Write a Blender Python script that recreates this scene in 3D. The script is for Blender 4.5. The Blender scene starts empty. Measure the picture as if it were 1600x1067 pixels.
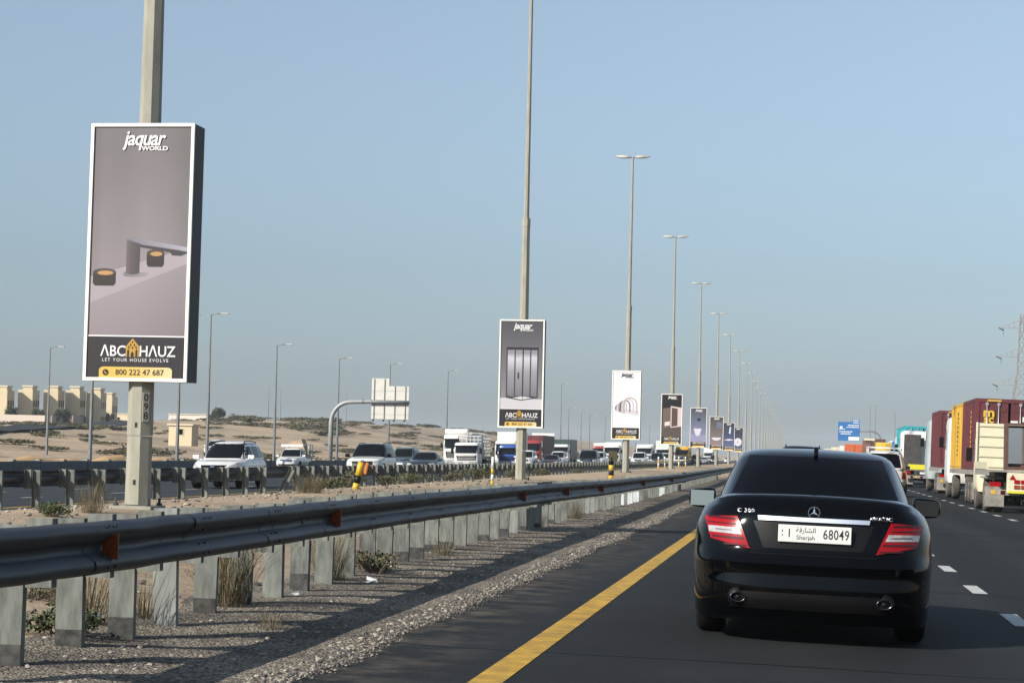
import bpy, bmesh, math, random
from mathutils import Vector, Matrix, noise
from mathutils.bvhtree import BVHTree

R = math.radians
sc = bpy.context.scene
col = sc.collection
rnd = random.Random(7)

# ------------------------------------------------------------------ camera
CAMZ = 1.36
cam_data = bpy.data.cameras.new('camera')
cam_data.sensor_width = 36.0
cam_data.lens = 3300 / 1600 * 36.0
cam_data.clip_start = 0.1
cam_data.clip_end = 12000
cam = bpy.data.objects.new('camera', cam_data)
col.objects.link(cam)
road_c = Vector((450, -183.5, -3300)).normalized()          # road direction (+Y) seen in camera axes
up_c = Vector((-550, -158.5, -3300)).cross(Vector((450, -183.5, -3300)))
if up_c.y < 0:
    up_c = -up_c
up_c.normalize()
right_c = road_c.cross(up_c)
M = Matrix((right_c, road_c, up_c))                          # rows: world axes in camera coordinates
cam.matrix_world = Matrix.Translation((0, 0, CAMZ)) @ M.to_4x4()
sc.camera = cam

# ------------------------------------------------------------------ sky, sun, exposure
SUN_EL = R(30)
SUN_DIR = Vector((-0.68, -0.73, 0)).normalized() * math.cos(SUN_EL) + Vector((0, 0, math.sin(SUN_EL)))
world = bpy.data.worlds.new('World')
sc.world = world
world.use_nodes = True
wn = world.node_tree
wn.nodes.clear()
sky = wn.nodes.new('ShaderNodeTexSky')
sky.sky_type = 'NISHITA'
sky.sun_disc = False
sky.sun_elevation = SUN_EL
sky.sun_rotation = math.atan2(SUN_DIR.x, SUN_DIR.y)
sky.air_density = 1.4
sky.dust_density = 1.25
sky.ozone_density = 6.0
hs = wn.nodes.new('ShaderNodeHueSaturation')
hs.inputs['Saturation'].default_value = 0.4
hs.inputs['Value'].default_value = 1.0
bg = wn.nodes.new('ShaderNodeBackground')
bg.inputs['Strength'].default_value = 0.089
tint = wn.nodes.new('ShaderNodeMix')            # white balance of the whole sky
tint.data_type = 'RGBA'
tint.blend_type = 'MULTIPLY'
tint.inputs[0].default_value = 1.0
tint.inputs[7].default_value = (0.715, 0.86, 1.0, 1)
wo = wn.nodes.new('ShaderNodeOutputWorld')
wn.links.new(sky.outputs[0], hs.inputs['Color'])
wn.links.new(hs.outputs[0], tint.inputs[6])
wn.links.new(tint.outputs[2], bg.inputs[0])
wn.links.new(bg.outputs[0], wo.inputs[0])

sun_data = bpy.data.lights.new('sun', 'SUN')
sun_data.energy = 5.0
sun_data.angle = R(0.53)
sun_data.color = (1.0, 0.93, 0.82)
sun = bpy.data.objects.new('sun', sun_data)
sun.rotation_euler = SUN_DIR.to_track_quat('Z', 'Y').to_euler()
sun.location = (-40, -40, 60)
col.objects.link(sun)

vs = sc.view_settings
vs.view_transform = 'Standard'
vs.look = 'None'
vs.exposure = 0.6
vs.gamma = 1.0
vs.use_curve_mapping = False
sc.cycles.use_denoising = True
sc.cycles.max_bounces = 6
sc.cycles.volume_bounces = 0
sc.cycles.transparent_max_bounces = 6

# ------------------------------------------------------------------ materials
MATS = {}
ALB = 0.69        # the photograph is exposed a little bright; base colours sit lower to suit
def srgb(r, g, b):
    def f(c):
        c /= 255.0
        return c / 12.92 if c <= 0.04045 else ((c + 0.055) / 1.055) ** 2.4
    return (f(r), f(g), f(b))

def pmat(name, color, rough=0.6, metal=0.0, var=0.0, vscale=2.0, bump=0.0, bscale=20.0, coat=0.0, spec=0.5, emit=0.0, rvar=0.0, c2=None, detail=5.0, stretch=None):
    if name in MATS:
        return MATS[name]
    if metal < 0.8:
        color = tuple(c * ALB for c in color)
        c2 = tuple(c * ALB for c in c2) if c2 else None
    m = bpy.data.materials.new(name)
    m.use_nodes = True
    nt = m.node_tree
    b = nt.nodes['Principled BSDF']
    b.inputs['Base Color'].default_value = (*color, 1)
    b.inputs['Roughness'].default_value = rough
    b.inputs['Metallic'].default_value = metal
    b.inputs['Coat Weight'].default_value = coat
    b.inputs['Coat Roughness'].default_value = 0.04
    b.inputs['Specular IOR Level'].default_value = spec
    if emit:
        b.inputs['Emission Color'].default_value = (*color, 1)
        b.inputs['Emission Strength'].default_value = emit
    if var or bump or rvar or c2:
        geo = nt.nodes.new('ShaderNodeNewGeometry')
        pos = geo.outputs['Position']
        if stretch:
            mp = nt.nodes.new('ShaderNodeMapping')
            mp.inputs['Scale'].default_value = stretch
            nt.links.new(pos, mp.inputs['Vector'])
            pos = mp.outputs['Vector']
    if var or c2 or rvar:
        n = nt.nodes.new('ShaderNodeTexNoise')
        n.inputs['Scale'].default_value = vscale
        n.inputs['Detail'].default_value = detail
        n.inputs['Roughness'].default_value = 0.65
        nt.links.new(pos, n.inputs['Vector'])
        if var or c2:
            ramp = nt.nodes.new('ShaderNodeValToRGB')
            ramp.color_ramp.elements[0].position = 0.32
            ramp.color_ramp.elements[1].position = 0.68
            a = c2 if c2 else tuple(max(0, c * (1 - var)) for c in color)
            d = color if c2 else tuple(min(1, c * (1 + var)) for c in color)
            ramp.color_ramp.elements[0].color = (*a, 1)
            ramp.color_ramp.elements[1].color = (*d, 1)
            nt.links.new(n.outputs['Fac'], ramp.inputs[0])
            nt.links.new(ramp.outputs[0], b.inputs['Base Color'])
            if emit:
                nt.links.new(ramp.outputs[0], b.inputs['Emission Color'])
        if rvar:
            mr = nt.nodes.new('ShaderNodeMapRange')
            mr.inputs['To Min'].default_value = max(0, rough - rvar)
            mr.inputs['To Max'].default_value = min(1, rough + rvar)
            nt.links.new(n.outputs['Fac'], mr.inputs['Value'])
            nt.links.new(mr.outputs[0], b.inputs['Roughness'])
    if bump:
        n2 = nt.nodes.new('ShaderNodeTexNoise')
        n2.inputs['Scale'].default_value = bscale
        n2.inputs['Detail'].default_value = 6
        nt.links.new(pos, n2.inputs['Vector'])
        bp = nt.nodes.new('ShaderNodeBump')
        bp.inputs['Strength'].default_value = bump
        bp.inputs['Distance'].default_value = 0.03
        nt.links.new(n2.outputs['Fac'], bp.inputs['Height'])
        nt.links.new(bp.outputs[0], b.inputs['Normal'])
    MATS[name] = m
    return m

def paint(name, color, rough=0.3, dirt=0.0):
    return pmat('paint_' + name, color, rough=rough, coat=0.6, var=0.06 + dirt, vscale=1.7, rvar=0.05 + dirt * 0.3)

def gradmat(name, stops, axis=2, lo=0.0, hi=1.0, rough=0.5, wob=0.04, cross=None):
    """printed gradient across object coordinates (a flat print)"""
    if name in MATS:
        return MATS[name]
    m = bpy.data.materials.new(name)
    m.use_nodes = True
    nt = m.node_tree
    b = nt.nodes['Principled BSDF']
    b.inputs['Roughness'].default_value = rough
    tc = nt.nodes.new('ShaderNodeTexCoord')
    sp = nt.nodes.new('ShaderNodeSeparateXYZ')
    nt.links.new(tc.outputs['Object'], sp.inputs[0])
    mr = nt.nodes.new('ShaderNodeMapRange')
    mr.inputs['From Min'].default_value = lo
    mr.inputs['From Max'].default_value = hi
    nt.links.new(sp.outputs[axis], mr.inputs['Value'])
    n = nt.nodes.new('ShaderNodeTexNoise')
    n.inputs['Scale'].default_value = 1.6
    nt.links.new(tc.outputs['Object'], n.inputs['Vector'])
    ad = nt.nodes.new('ShaderNodeMath')
    ad.operation = 'MULTIPLY_ADD'
    ad.inputs[1].default_value = wob * 2
    nt.links.new(n.outputs['Fac'], ad.inputs[0])
    nt.links.new(mr.outputs[0], ad.inputs[2])
    ramp = nt.nodes.new('ShaderNodeValToRGB')
    els = ramp.color_ramp.elements
    while len(els) < len(stops):
        els.new(0.5)
    for e, (p, c) in zip(els, stops):
        e.position = p
        e.color = (*[k * ALB * 0.86 for k in c], 1)
    nt.links.new(ad.outputs[0], ramp.inputs[0])
    res = ramp.outputs[0]
    if cross:
        mc = nt.nodes.new('ShaderNodeMapRange'); mc.inputs['From Min'].default_value = cross[0]; mc.inputs['From Max'].default_value = cross[1]
        nt.links.new(sp.outputs[0], mc.inputs['Value'])
        rc = nt.nodes.new('ShaderNodeValToRGB'); ec = rc.color_ramp.elements
        while len(ec) < len(cross[2]): ec.new(0.5)
        for e, (p_, v_) in zip(ec, cross[2]): e.position = p_; e.color = (v_, v_, v_, 1)
        nt.links.new(mc.outputs[0], rc.inputs[0])
        mx = nt.nodes.new('ShaderNodeMix'); mx.data_type = 'RGBA'; mx.blend_type = 'MULTIPLY'; mx.inputs[0].default_value = 1.0
        nt.links.new(res, mx.inputs[6]); nt.links.new(rc.outputs[0], mx.inputs[7]); res = mx.outputs[2]
    nt.links.new(res, b.inputs['Base Color'])
    MATS[name] = m
    return m

m_black = pmat('black_rubber', (0.012, 0.012, 0.013), 0.75, var=0.2, vscale=8)
m_tyre = pmat('tyre', (0.006, 0.006, 0.006), 0.9, spec=0.2, var=0.3, vscale=6, bump=0.2, bscale=60)
m_dtyre = pmat('dusty_tyre', (0.085, 0.075, 0.062), 0.95, var=0.4, vscale=3)
m_rim = pmat('alloy', (0.45, 0.46, 0.47), 0.3, metal=0.9)
m_chrome = pmat('chrome', (0.85, 0.86, 0.88), 0.08, metal=1.0)
m_glass = pmat('dark_glass', (0.0025, 0.003, 0.0045), 0.05, spec=0.09)
m_windscreen = pmat('tinted_windscreen', (0.006, 0.008, 0.010), 0.05, spec=0.2)
m_trim = pmat('black_trim', (0.004, 0.004, 0.0045), 0.42, spec=0.25)
m_lamp = pmat('headlamp_lens', (0.55, 0.56, 0.52), 0.08, spec=0.7, coat=1.0, var=0.35, vscale=12)
m_red = pmat('red_lens', (0.34, 0.003, 0.006), 0.2, coat=0.12, spec=0.25, emit=0.07)
m_reddark = pmat('dark_red_lens', (0.07, 0.002, 0.003), 0.15, coat=0.2)
m_clear = pmat('clear_lens', (0.46, 0.44, 0.43), 0.15, coat=1.0, var=0.3, vscale=40)
m_orange = pmat('orange_reflector', (0.30, 0.055, 0.01), 0.4, var=0.3, vscale=20)
m_plate = pmat('white_plate', (0.82, 0.82, 0.80), 0.4)
m_ink = pmat('black_ink', (0.015, 0.015, 0.016), 0.6)
m_white_ink = pmat('white_print', (0.85, 0.84, 0.84), 0.5)
m_steel = pmat('galvanised_steel', (0.046, 0.052, 0.060), 0.5, metal=0.2, spec=0.3, var=0.45, vscale=2.2, rvar=0.12, stretch=(4, 0.5, 4))
m_post = pmat('galvanised_post', (0.19, 0.20, 0.18), 0.7, metal=0.05, spec=0.3, var=0.38, vscale=5.0, rvar=0.1, stretch=(3, 3, 0.8))
m_post2 = pmat('shaded_post', (0.15, 0.16, 0.145), 0.75, spec=0.3, var=0.5, vscale=7.0, stretch=(3, 3, 0.6))  # darker tone for variety, stands in for shading on some posts
m_post3 = pmat('brighter_post', (0.27, 0.285, 0.265), 0.65, spec=0.3, var=0.3, vscale=4.0, stretch=(3, 3, 0.6))
m_postw = pmat('pale_post', (0.62, 0.66, 0.68), 0.6, var=0.12, vscale=5)
m_bitumen = pmat('bitumen_coat', (0.055, 0.055, 0.052), 0.85, var=0.7, vscale=14)
m_conc = pmat('pole_concrete', (0.36, 0.345, 0.28), 0.8, var=0.16, vscale=3.5, bump=0.12, bscale=40, stretch=(2, 2, 0.5))
m_greypole = pmat('grey_pole_steel', (0.24, 0.25, 0.25), 0.5, metal=0.3, var=0.15)
m_barrier = pmat('barrier_grey', (0.09, 0.11, 0.13), 0.75, var=0.2, vscale=0.9)
m_cream = pmat('cream_paint', (0.78, 0.72, 0.52), 0.45, var=0.06, vscale=2, coat=0.2)
m_white = pmat('white_paint', (0.78, 0.78, 0.76), 0.4, var=0.05, vscale=2, coat=0.3)
m_yellow = pmat('yellow_paint', (0.70, 0.42, 0.02), 0.5, var=0.15, vscale=9)
m_chassis = pmat('dusty_chassis', (0.055, 0.052, 0.048), 0.8, var=0.4, vscale=3)
m_dust = pmat('dusty_mudguard', (0.30, 0.28, 0.25), 0.85, var=0.3, vscale=3)

# ------------------------------------------------------------------ helpers
def tag(o, label=None, cat=None, group=None, kind=None):
    if label: o['label'] = label
    if cat: o['category'] = cat
    if group: o['group'] = group
    if kind: o['kind'] = kind
    return o

def empty(name, loc=(0, 0, 0), rz=0.0, ry=0.0, label=None, cat=None, group=None):
    o = bpy.data.objects.new(name, None)
    o.empty_display_size = 0.2
    o.location = loc
    o.rotation_euler = (0, ry, rz)
    col.objects.link(o)
    return tag(o, label, cat, group)

def link(name, mesh, parent=None, loc=None, rot=None, scale=None):
    o = bpy.data.objects.new(name, mesh)
    col.objects.link(o)
    if parent: o.parent = parent
    if loc is not None: o.location = loc
    if rot is not None: o.rotation_euler = rot
    if scale is not None: o.scale = scale
    return o

class MB:
    def __init__(s):
        s.v = []; s.f = []; s.m = []; s.sm = []
    def add(s, vs, fs, mat=0, smooth=False):
        b = len(s.v)
        s.v.extend([tuple(p) for p in vs])
        for f in fs:
            s.f.append(tuple(i + b for i in f)); s.m.append(mat); s.sm.append(smooth)
        return s
    def box(s, c, size, mat=0, rot=None):
        x, y, z = (k / 2 for k in size)
        vs = [Vector(p) for p in ((-x,-y,-z),(x,-y,-z),(x,y,-z),(-x,y,-z),(-x,-y,z),(x,-y,z),(x,y,z),(-x,y,z))]
        if rot: vs = [rot @ p for p in vs]
        c = Vector(c)
        return s.add([p + c for p in vs], [(0,3,2,1),(4,5,6,7),(0,1,5,4),(1,2,6,5),(2,3,7,6),(3,0,4,7)], mat)
    def bar(s, a, b, w, h=None, mat=0):
        a = Vector(a); b = Vector(b); d = b - a
        q = d.to_track_quat('Y', 'Z').to_matrix()
        return s.box((a + b) / 2, (w, d.length, h or w), mat, q)
    def tube(s, pts, rad, n=8, mat=0, caps=True, smooth=True):
        pts = [Vector(p) for p in pts]
        rads = rad if isinstance(rad, (list, tuple)) else [rad] * len(pts)
        vs = []; fs = []
        a = None
        for i, p in enumerate(pts):
            d = (pts[min(i + 1, len(pts) - 1)] - pts[max(i - 1, 0)]).normalized()
            if a is None:
                a = d.cross(Vector((0, 0, 1)) if abs(d.z) < 0.9 else Vector((1, 0, 0))).normalized()
            else:
                a = (a - d * a.dot(d)).normalized()
            c = d.cross(a).normalized()
            for k in range(n):
                t = 2 * math.pi * (k + 0.5) / n
                vs.append(p + (a * math.cos(t) + c * math.sin(t)) * rads[i])
        for i in range(len(pts) - 1):
            for k in range(n):
                k2 = (k + 1) % n
                fs.append((i*n+k, i*n+k2, (i+1)*n+k2, (i+1)*n+k))
        s.add(vs, fs, mat, smooth)
        if caps:
            b = len(s.v) - len(vs)
            s.f.append(tuple(b + k for k in reversed(range(n)))); s.m.append(mat); s.sm.append(False)
            s.f.append(tuple(b + (len(pts)-1)*n + k for k in range(n))); s.m.append(mat); s.sm.append(False)
        return s
    def lathe(s, prof, n=20, axis='x', c=(0,0,0), mat=0, smooth=True):
        vs = []; fs = []
        for (a, r) in prof:
            for k in range(n):
                t = 2*math.pi*k/n
                p = {'x': (a, r*math.cos(t), r*math.sin(t)), 'y': (r*math.cos(t), a, r*math.sin(t)), 'z': (r*math.cos(t), r*math.sin(t), a)}[axis]
                vs.append((p[0]+c[0], p[1]+c[1], p[2]+c[2]))
        for i in range(len(prof)-1):
            for k in range(n):
                k2 = (k+1) % n
                fs.append((i*n+k, i*n+k2, (i+1)*n+k2, (i+1)*n+k))
        return s.add(vs, fs, mat, smooth)
    def prism(s, poly, y0, y1, mat=0, plane='xz'):
        """poly (a,b) extruded along the third axis from y0 to y1"""
        def P(a, b, t):
            return {'xz': (a, t, b), 'yz': (t, a, b), 'xy': (a, b, t)}[plane]
        n = len(poly)
        vs = [P(a, b, y0) for a, b in poly] + [P(a, b, y1) for a, b in poly]
        fs = [tuple(range(n)), tuple(range(2*n-1, n-1, -1))] + [(i, i+n, (i+1) % n + n, (i+1) % n) for i in range(n)]
        return s.add(vs, fs, mat)
    def flat(s, poly, y, mat=0):
        """a flat printed shape facing -Y at depth y"""
        return s.add([(a, y, b) for a, b in poly], [tuple(range(len(poly)))], mat)
    def mesh(s, name, mats, bevel=0.0, recalc=True):
        me = bpy.data.meshes.new(name)
        me.from_pydata(s.v, [], s.f)
        for m in (mats if isinstance(mats, (list, tuple)) else [mats]):
            me.materials.append(m)
        for p, mi, sm in zip(me.polygons, s.m, s.sm):
            p.material_index = mi; p.use_smooth = sm
        if bevel or recalc:
            bm = bmesh.new(); bm.from_mesh(me)
            if recalc: bmesh.ops.recalc_face_normals(bm, faces=bm.faces)
            if bevel:
                es = [e for e in bm.edges if len(e.link_faces) == 2 and e.calc_face_angle(0) > 0.5]
                bmesh.ops.bevel(bm, geom=es, offset=bevel, segments=2, affect='EDGES', profile=0.6, clamp_overlap=True)
            bm.to_mesh(me); bm.free()
        me.update()
        return me
    def build(s, name, mats, parent=None, bevel=0.0, loc=None, rot=None, recalc=True):
        return link(name, s.mesh(name, mats, bevel, recalc), parent, loc, rot)

def B(name, c, size, mat, parent=None, bevel=0.0, rot=None):
    return MB().box(c, size, 0, rot).build(name, mat, parent, bevel)

def set_mat(o, slot, mat):
    o.material_slots[slot].link = 'OBJECT'
    o.material_slots[slot].material = mat

def dup(root, loc=None, rz=None, label=None, paintmap=None):
    """copy a thing with its parts and sub-parts; paintmap swaps materials on the copies"""
    def cp(o, par):
        c = o.copy(); col.objects.link(c)
        if par is not None:
            c.parent = par
        if paintmap and c.type == 'MESH':
            for sl in c.material_slots:
                if sl.material and sl.material.name in paintmap:
                    nm = paintmap[sl.material.name]
                    sl.link = 'OBJECT'; sl.material = nm
        for ch in list(o.children):
            cp(ch, c)
        return c
    r = cp(root, None)
    if loc is not None: r.location = loc
    if rz is not None: r.rotation_euler = (0, r.rotation_euler.y, rz)
    if label: r['label'] = label
    return r

def interp(tab, x):
    if x <= tab[0][0]: return tab[0][1]
    for (a, b), (c, d) in zip(tab, tab[1:]):
        if x <= c:
            t = (x - a) / (c - a) if c > a else 0
            t = t * t * (3 - 2 * t) * 0.35 + t * 0.65
            return b + (d - b) * t
    return tab[-1][1]

def sq(a, b, n):
    m = max(abs(a), abs(b))
    if m < 1e-6: return a, b
    k = m / ((abs(a) ** n + abs(b) ** n) ** (1.0 / n))
    return a * k, b * k

def boxgrid(nx, ny, nz, fn):
    idx = {}; vs = []; fs = []
    def V(i, j, k):
        key = (i, j, k)
        if key not in idx:
            idx[key] = len(vs)
            vs.append(fn(2*i/nx - 1, 2*j/ny - 1, 2*k/nz - 1))
        return idx[key]
    for i in range(nx):
        for j in range(ny):
            for k in (0, nz):
                q = [V(i,j,k), V(i+1,j,k), V(i+1,j+1,k), V(i,j+1,k)]
                fs.append(q if k else q[::-1])
    for i in range(nx):
        for k in range(nz):
            for j in (0, ny):
                q = [V(i,j,k), V(i+1,j,k), V(i+1,j,k+1), V(i,j,k+1)]
                fs.append(q[::-1] if j else q)
    for j in range(ny):
        for k in range(nz):
            for i in (0, nx):
                q = [V(i,j,k), V(i,j+1,k), V(i,j+1,k+1), V(i,j,k+1)]
                fs.append(q if i else q[::-1])
    return vs, fs

AX = {'rear': (Vector((0, 1, 0)), lambda a, b: Vector((a, -30, b))),
      'front': (Vector((0, -1, 0)), lambda a, b: Vector((a, 30, b))),
      'left': (Vector((1, 0, 0)), lambda a, b: Vector((-30, a, b))),
      'right': (Vector((-1, 0, 0)), lambda a, b: Vector((30, a, b))),
      'top': (Vector((0, 0, -1)), lambda a, b: Vector((a, b, 30)))}

def patch(bvh, quad, side, nu=10, nv=5, off=0.006, skirt=0.02, mb=None, mat=0):
    """a panel lying on a surface: quad bl,br,tr,tl in the two coordinates across the viewing axis"""
    d, org = AX[side]
    bl, br, tr, tl = [Vector(q) for q in quad]
    vs = []
    last = None
    for j in range(nv + 1):
        t = j / nv
        for i in range(nu + 1):
            s_ = i / nu
            p = (bl.lerp(br, s_)).lerp(tl.lerp(tr, s_), t)
            o = org(p.x, p.y)
            loc, nrm, ii, dist = bvh.ray_cast(o, d)
            if loc is None:
                loc, nrm, ii, dist = bvh.find_nearest(o + d * 28.5)
            if nrm.dot(d) > 0: nrm = -nrm
            vs.append(loc + nrm * off)
    fs = []
    W = nu + 1
    for j in range(nv):
        for i in range(nu):
            fs.append((j*W+i, j*W+i+1, (j+1)*W+i+1, (j+1)*W+i))
    mb = mb or MB()
    mb.add(vs, fs, mat, True)
    if skirt:
        ring = [i for i in range(W)] + [j*W+nu for j in range(1, nv+1)] + [nv*W+i for i in range(nu-1, -1, -1)] + [j*W for j in range(nv-1, 0, -1)]
        a = [vs[i] for i in ring]; b = [vs[i] + d * skirt for i in ring]
        n = len(ring)
        mb.add(a + b, [(i, (i+1) % n, (i+1) % n + n, i+n) for i in range(n)], mat, False)
    return mb

def text_mesh(s, size, mat, bold=0.0, shear=0.0, sx=1.0, align='CENTER', spacing=1.0):
    cu = bpy.data.curves.new('text', 'FONT')
    cu.body = s; cu.size = size; cu.align_x = align; cu.align_y = 'CENTER'
    cu.offset = bold * size; cu.shear = shear; cu.space_character = spacing
    cu.resolution_u = 3
    o = bpy.data.objects.new('text', cu); col.objects.link(o)
    dg = bpy.context.evaluated_depsgraph_get()
    me = bpy.data.meshes.new_from_object(o.evaluated_get(dg))
    bpy.data.objects.remove(o); bpy.data.curves.remove(cu)
    for v in me.vertices: v.co.x *= sx
    me.materials.clear(); me.materials.append(mat)
    me.name = 'lettering'
    return me

def letter(s, size, mat, parent, loc, rz=0.0, name='lettering', **k):
    """lettering facing -Y of its parent"""
    return link(name, text_mesh(s, size, mat, **k), parent, loc, (math.pi/2, 0, rz))
# ------------------------------------------------------------------ the setting: ground and roads
def sstep(a, b, x):
    t = max(0.0, min(1.0, (x - a) / (b - a)))
    return t * t * (3 - 2 * t)

def our_z(x): return -0.02 * x
def opp_z(x): return -0.08 + 0.02 * (x + 15.5)
MED = [(-16.3, -0.13), (-15.2, -0.04), (-13.5, 0.12), (-11.8, 0.29), (-9.5, 0.41), (-6.8, 0.30), (-4.3, 0.085), (-2.9, 0.03)]
RIDGE = [(0, 2.6), (330, 3.4), (395, 4.4), (435, 6.0), (500, 7.4), (640, 9.0), (1200, 8.6), (1800, 7.0), (4000, 5.0)]
def fbm(x, y, s):
    return noise.noise(Vector((x*s, y*s, 0.3))) + 0.5 * noise.noise(Vector((x*s*2.1, y*s*2.1, 4.7)))

def ground_z(x, y):
    if x >= 17.8:
        return -0.42 + 0.25 * fbm(x, y, 0.02) * sstep(24, 60, x)
    if x >= -2.9:
        return our_z(x) - 0.06
    if x > -16.3:
        z = interp(MED, x)
        k = sstep(-2.9, -4.2, x) * sstep(-16.3, -14.6, x)
        return z + 0.045 * fbm(x, y, 0.55) * k + 0.012 * noise.noise(Vector((x*3, y*3, 1))) * k
    if x > -42.6:
        return opp_z(x) - 0.06
    H = interp(RIDGE, y)
    t = sstep(42.6, 132, -x) ** 1.15
    z = -0.64 + (H + 0.64) * t
    z -= max(0, H - 4.3) * sstep(136, 152, -x) * sstep(380, 410, y) * (1 - sstep(600, 680, y))
    z -= (H - 5.0) * 0.35 * sstep(140, 200, -x) * sstep(620, 700, y)
    z += (0.5 * fbm(x, y, 0.028) + 0.25 * fbm(x, y, 0.11)) * sstep(48, 80, -x) * (1 - 0.8 * sstep(150, 170, -x))
    return z

xs = [-4000, -2200, -1200, -800, -550, -420, -340, -290, -255, -230]
x = -212.0
while x < -60: xs.append(x); x += 3.5
while x < -43.5: xs.append(x); x += 2.0
xs += [-42.61, -42.5, -30, -20, -16.31, -16.25]
x = -15.9
while x < -3.0: xs.append(x); x += 0.3
xs += [-2.89, -2.6, 6, 12, 17.7, 17.81, 24, 40, 70, 120, 220, 450, 900, 2000, 4000]
ys = [-60, -30, -10]
y = 0.0
while y < 60: ys.append(y); y += 0.5
while y < 140: ys.append(y); y += 1.5
while y < 300: ys.append(y); y += 4
while y < 760: ys.append(y); y += 6
while y < 1500: ys.append(y); y += 30
ys += [1600, 1800, 2100, 2500, 3000, 3600, 4500]
gv = []
for yy in ys:
    for xx in xs:
        gv.append((xx, yy, ground_z(xx, yy)))
nx_ = len(xs)
gf = [(j*nx_+i, j*nx_+i+1, (j+1)*nx_+i+1, (j+1)*nx_+i) for j in range(len(ys)-1) for i in range(nx_-1)]

def sand_material():
    m = bpy.data.materials.new('desert_sand'); m.use_nodes = True
    nt = m.node_tree; b = nt.nodes['Principled BSDF']
    b.inputs['Roughness'].default_value = 0.95
    b.inputs['Specular IOR Level'].default_value = 0.15
    geo = nt.nodes.new('ShaderNodeNewGeometry')
    def nz(scale, detail=6, rough=0.6):
        n = nt.nodes.new('ShaderNodeTexNoise')
        n.inputs['Scale'].default_value = scale; n.inputs['Detail'].default_value = detail; n.inputs['Roughness'].default_value = rough
        nt.links.new(geo.outputs['Position'], n.inputs['Vector']); return n.outputs['Fac']
    def ramp(fac, stops):
        r = nt.nodes.new('ShaderNodeValToRGB'); e = r.color_ramp.elements
        while len(e) < len(stops): e.new(0.5)
        for k, (p, c) in zip(e, stops): k.position = p; k.color = (*c, 1)
        nt.links.new(fac, r.inputs[0]); return r.outputs[0]
    big = ramp(nz(0.045, 8), [(0.30, (0.235, 0.185, 0.136)), (0.5, (0.365, 0.29, 0.212)), (0.7, (0.46, 0.36, 0.25))])
    fine = ramp(nz(7.0, 8, 0.75), [(0.32, (0.45, 0.43, 0.42)), (0.5, (0.95, 0.95, 0.95)), (0.72, (1.25, 1.22, 1.18))])
    mul = nt.nodes.new('ShaderNodeMix'); mul.data_type = 'RGBA'; mul.blend_type = 'MULTIPLY'; mul.inputs[0].default_value = 0.8
    nt.links.new(big, mul.inputs[6]); nt.links.new(fine, mul.inputs[7])
    mid = ramp(nz(0.5, 6), [(0.35, (0.72, 0.70, 0.68)), (0.65, (1.1, 1.08, 1.04))])
    mul2 = nt.nodes.new('ShaderNodeMix'); mul2.data_type = 'RGBA'; mul2.blend_type = 'MULTIPLY'; mul2.inputs[0].default_value = 0.8
    nt.links.new(mul.outputs[2], mul2.inputs[6]); nt.links.new(mid, mul2.inputs[7])
    nt.links.new(mul2.outputs[2], b.inputs['Base Color'])
    bp = nt.nodes.new('ShaderNodeBump'); bp.inputs['Strength'].default_value = 0.6; bp.inputs['Distance'].default_value = 0.05
    nt.links.new(nz(9.0, 8, 0.7), bp.inputs['Height']); nt.links.new(bp.outputs[0], b.inputs['Normal'])
    return m
m_sand = sand_material()
me = bpy.data.meshes.new('ground'); me.from_pydata(gv, [], gf); me.materials.append(m_sand)
for p in me.polygons: p.use_smooth = True
tag(link('ground', me), kind='structure')

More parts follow.
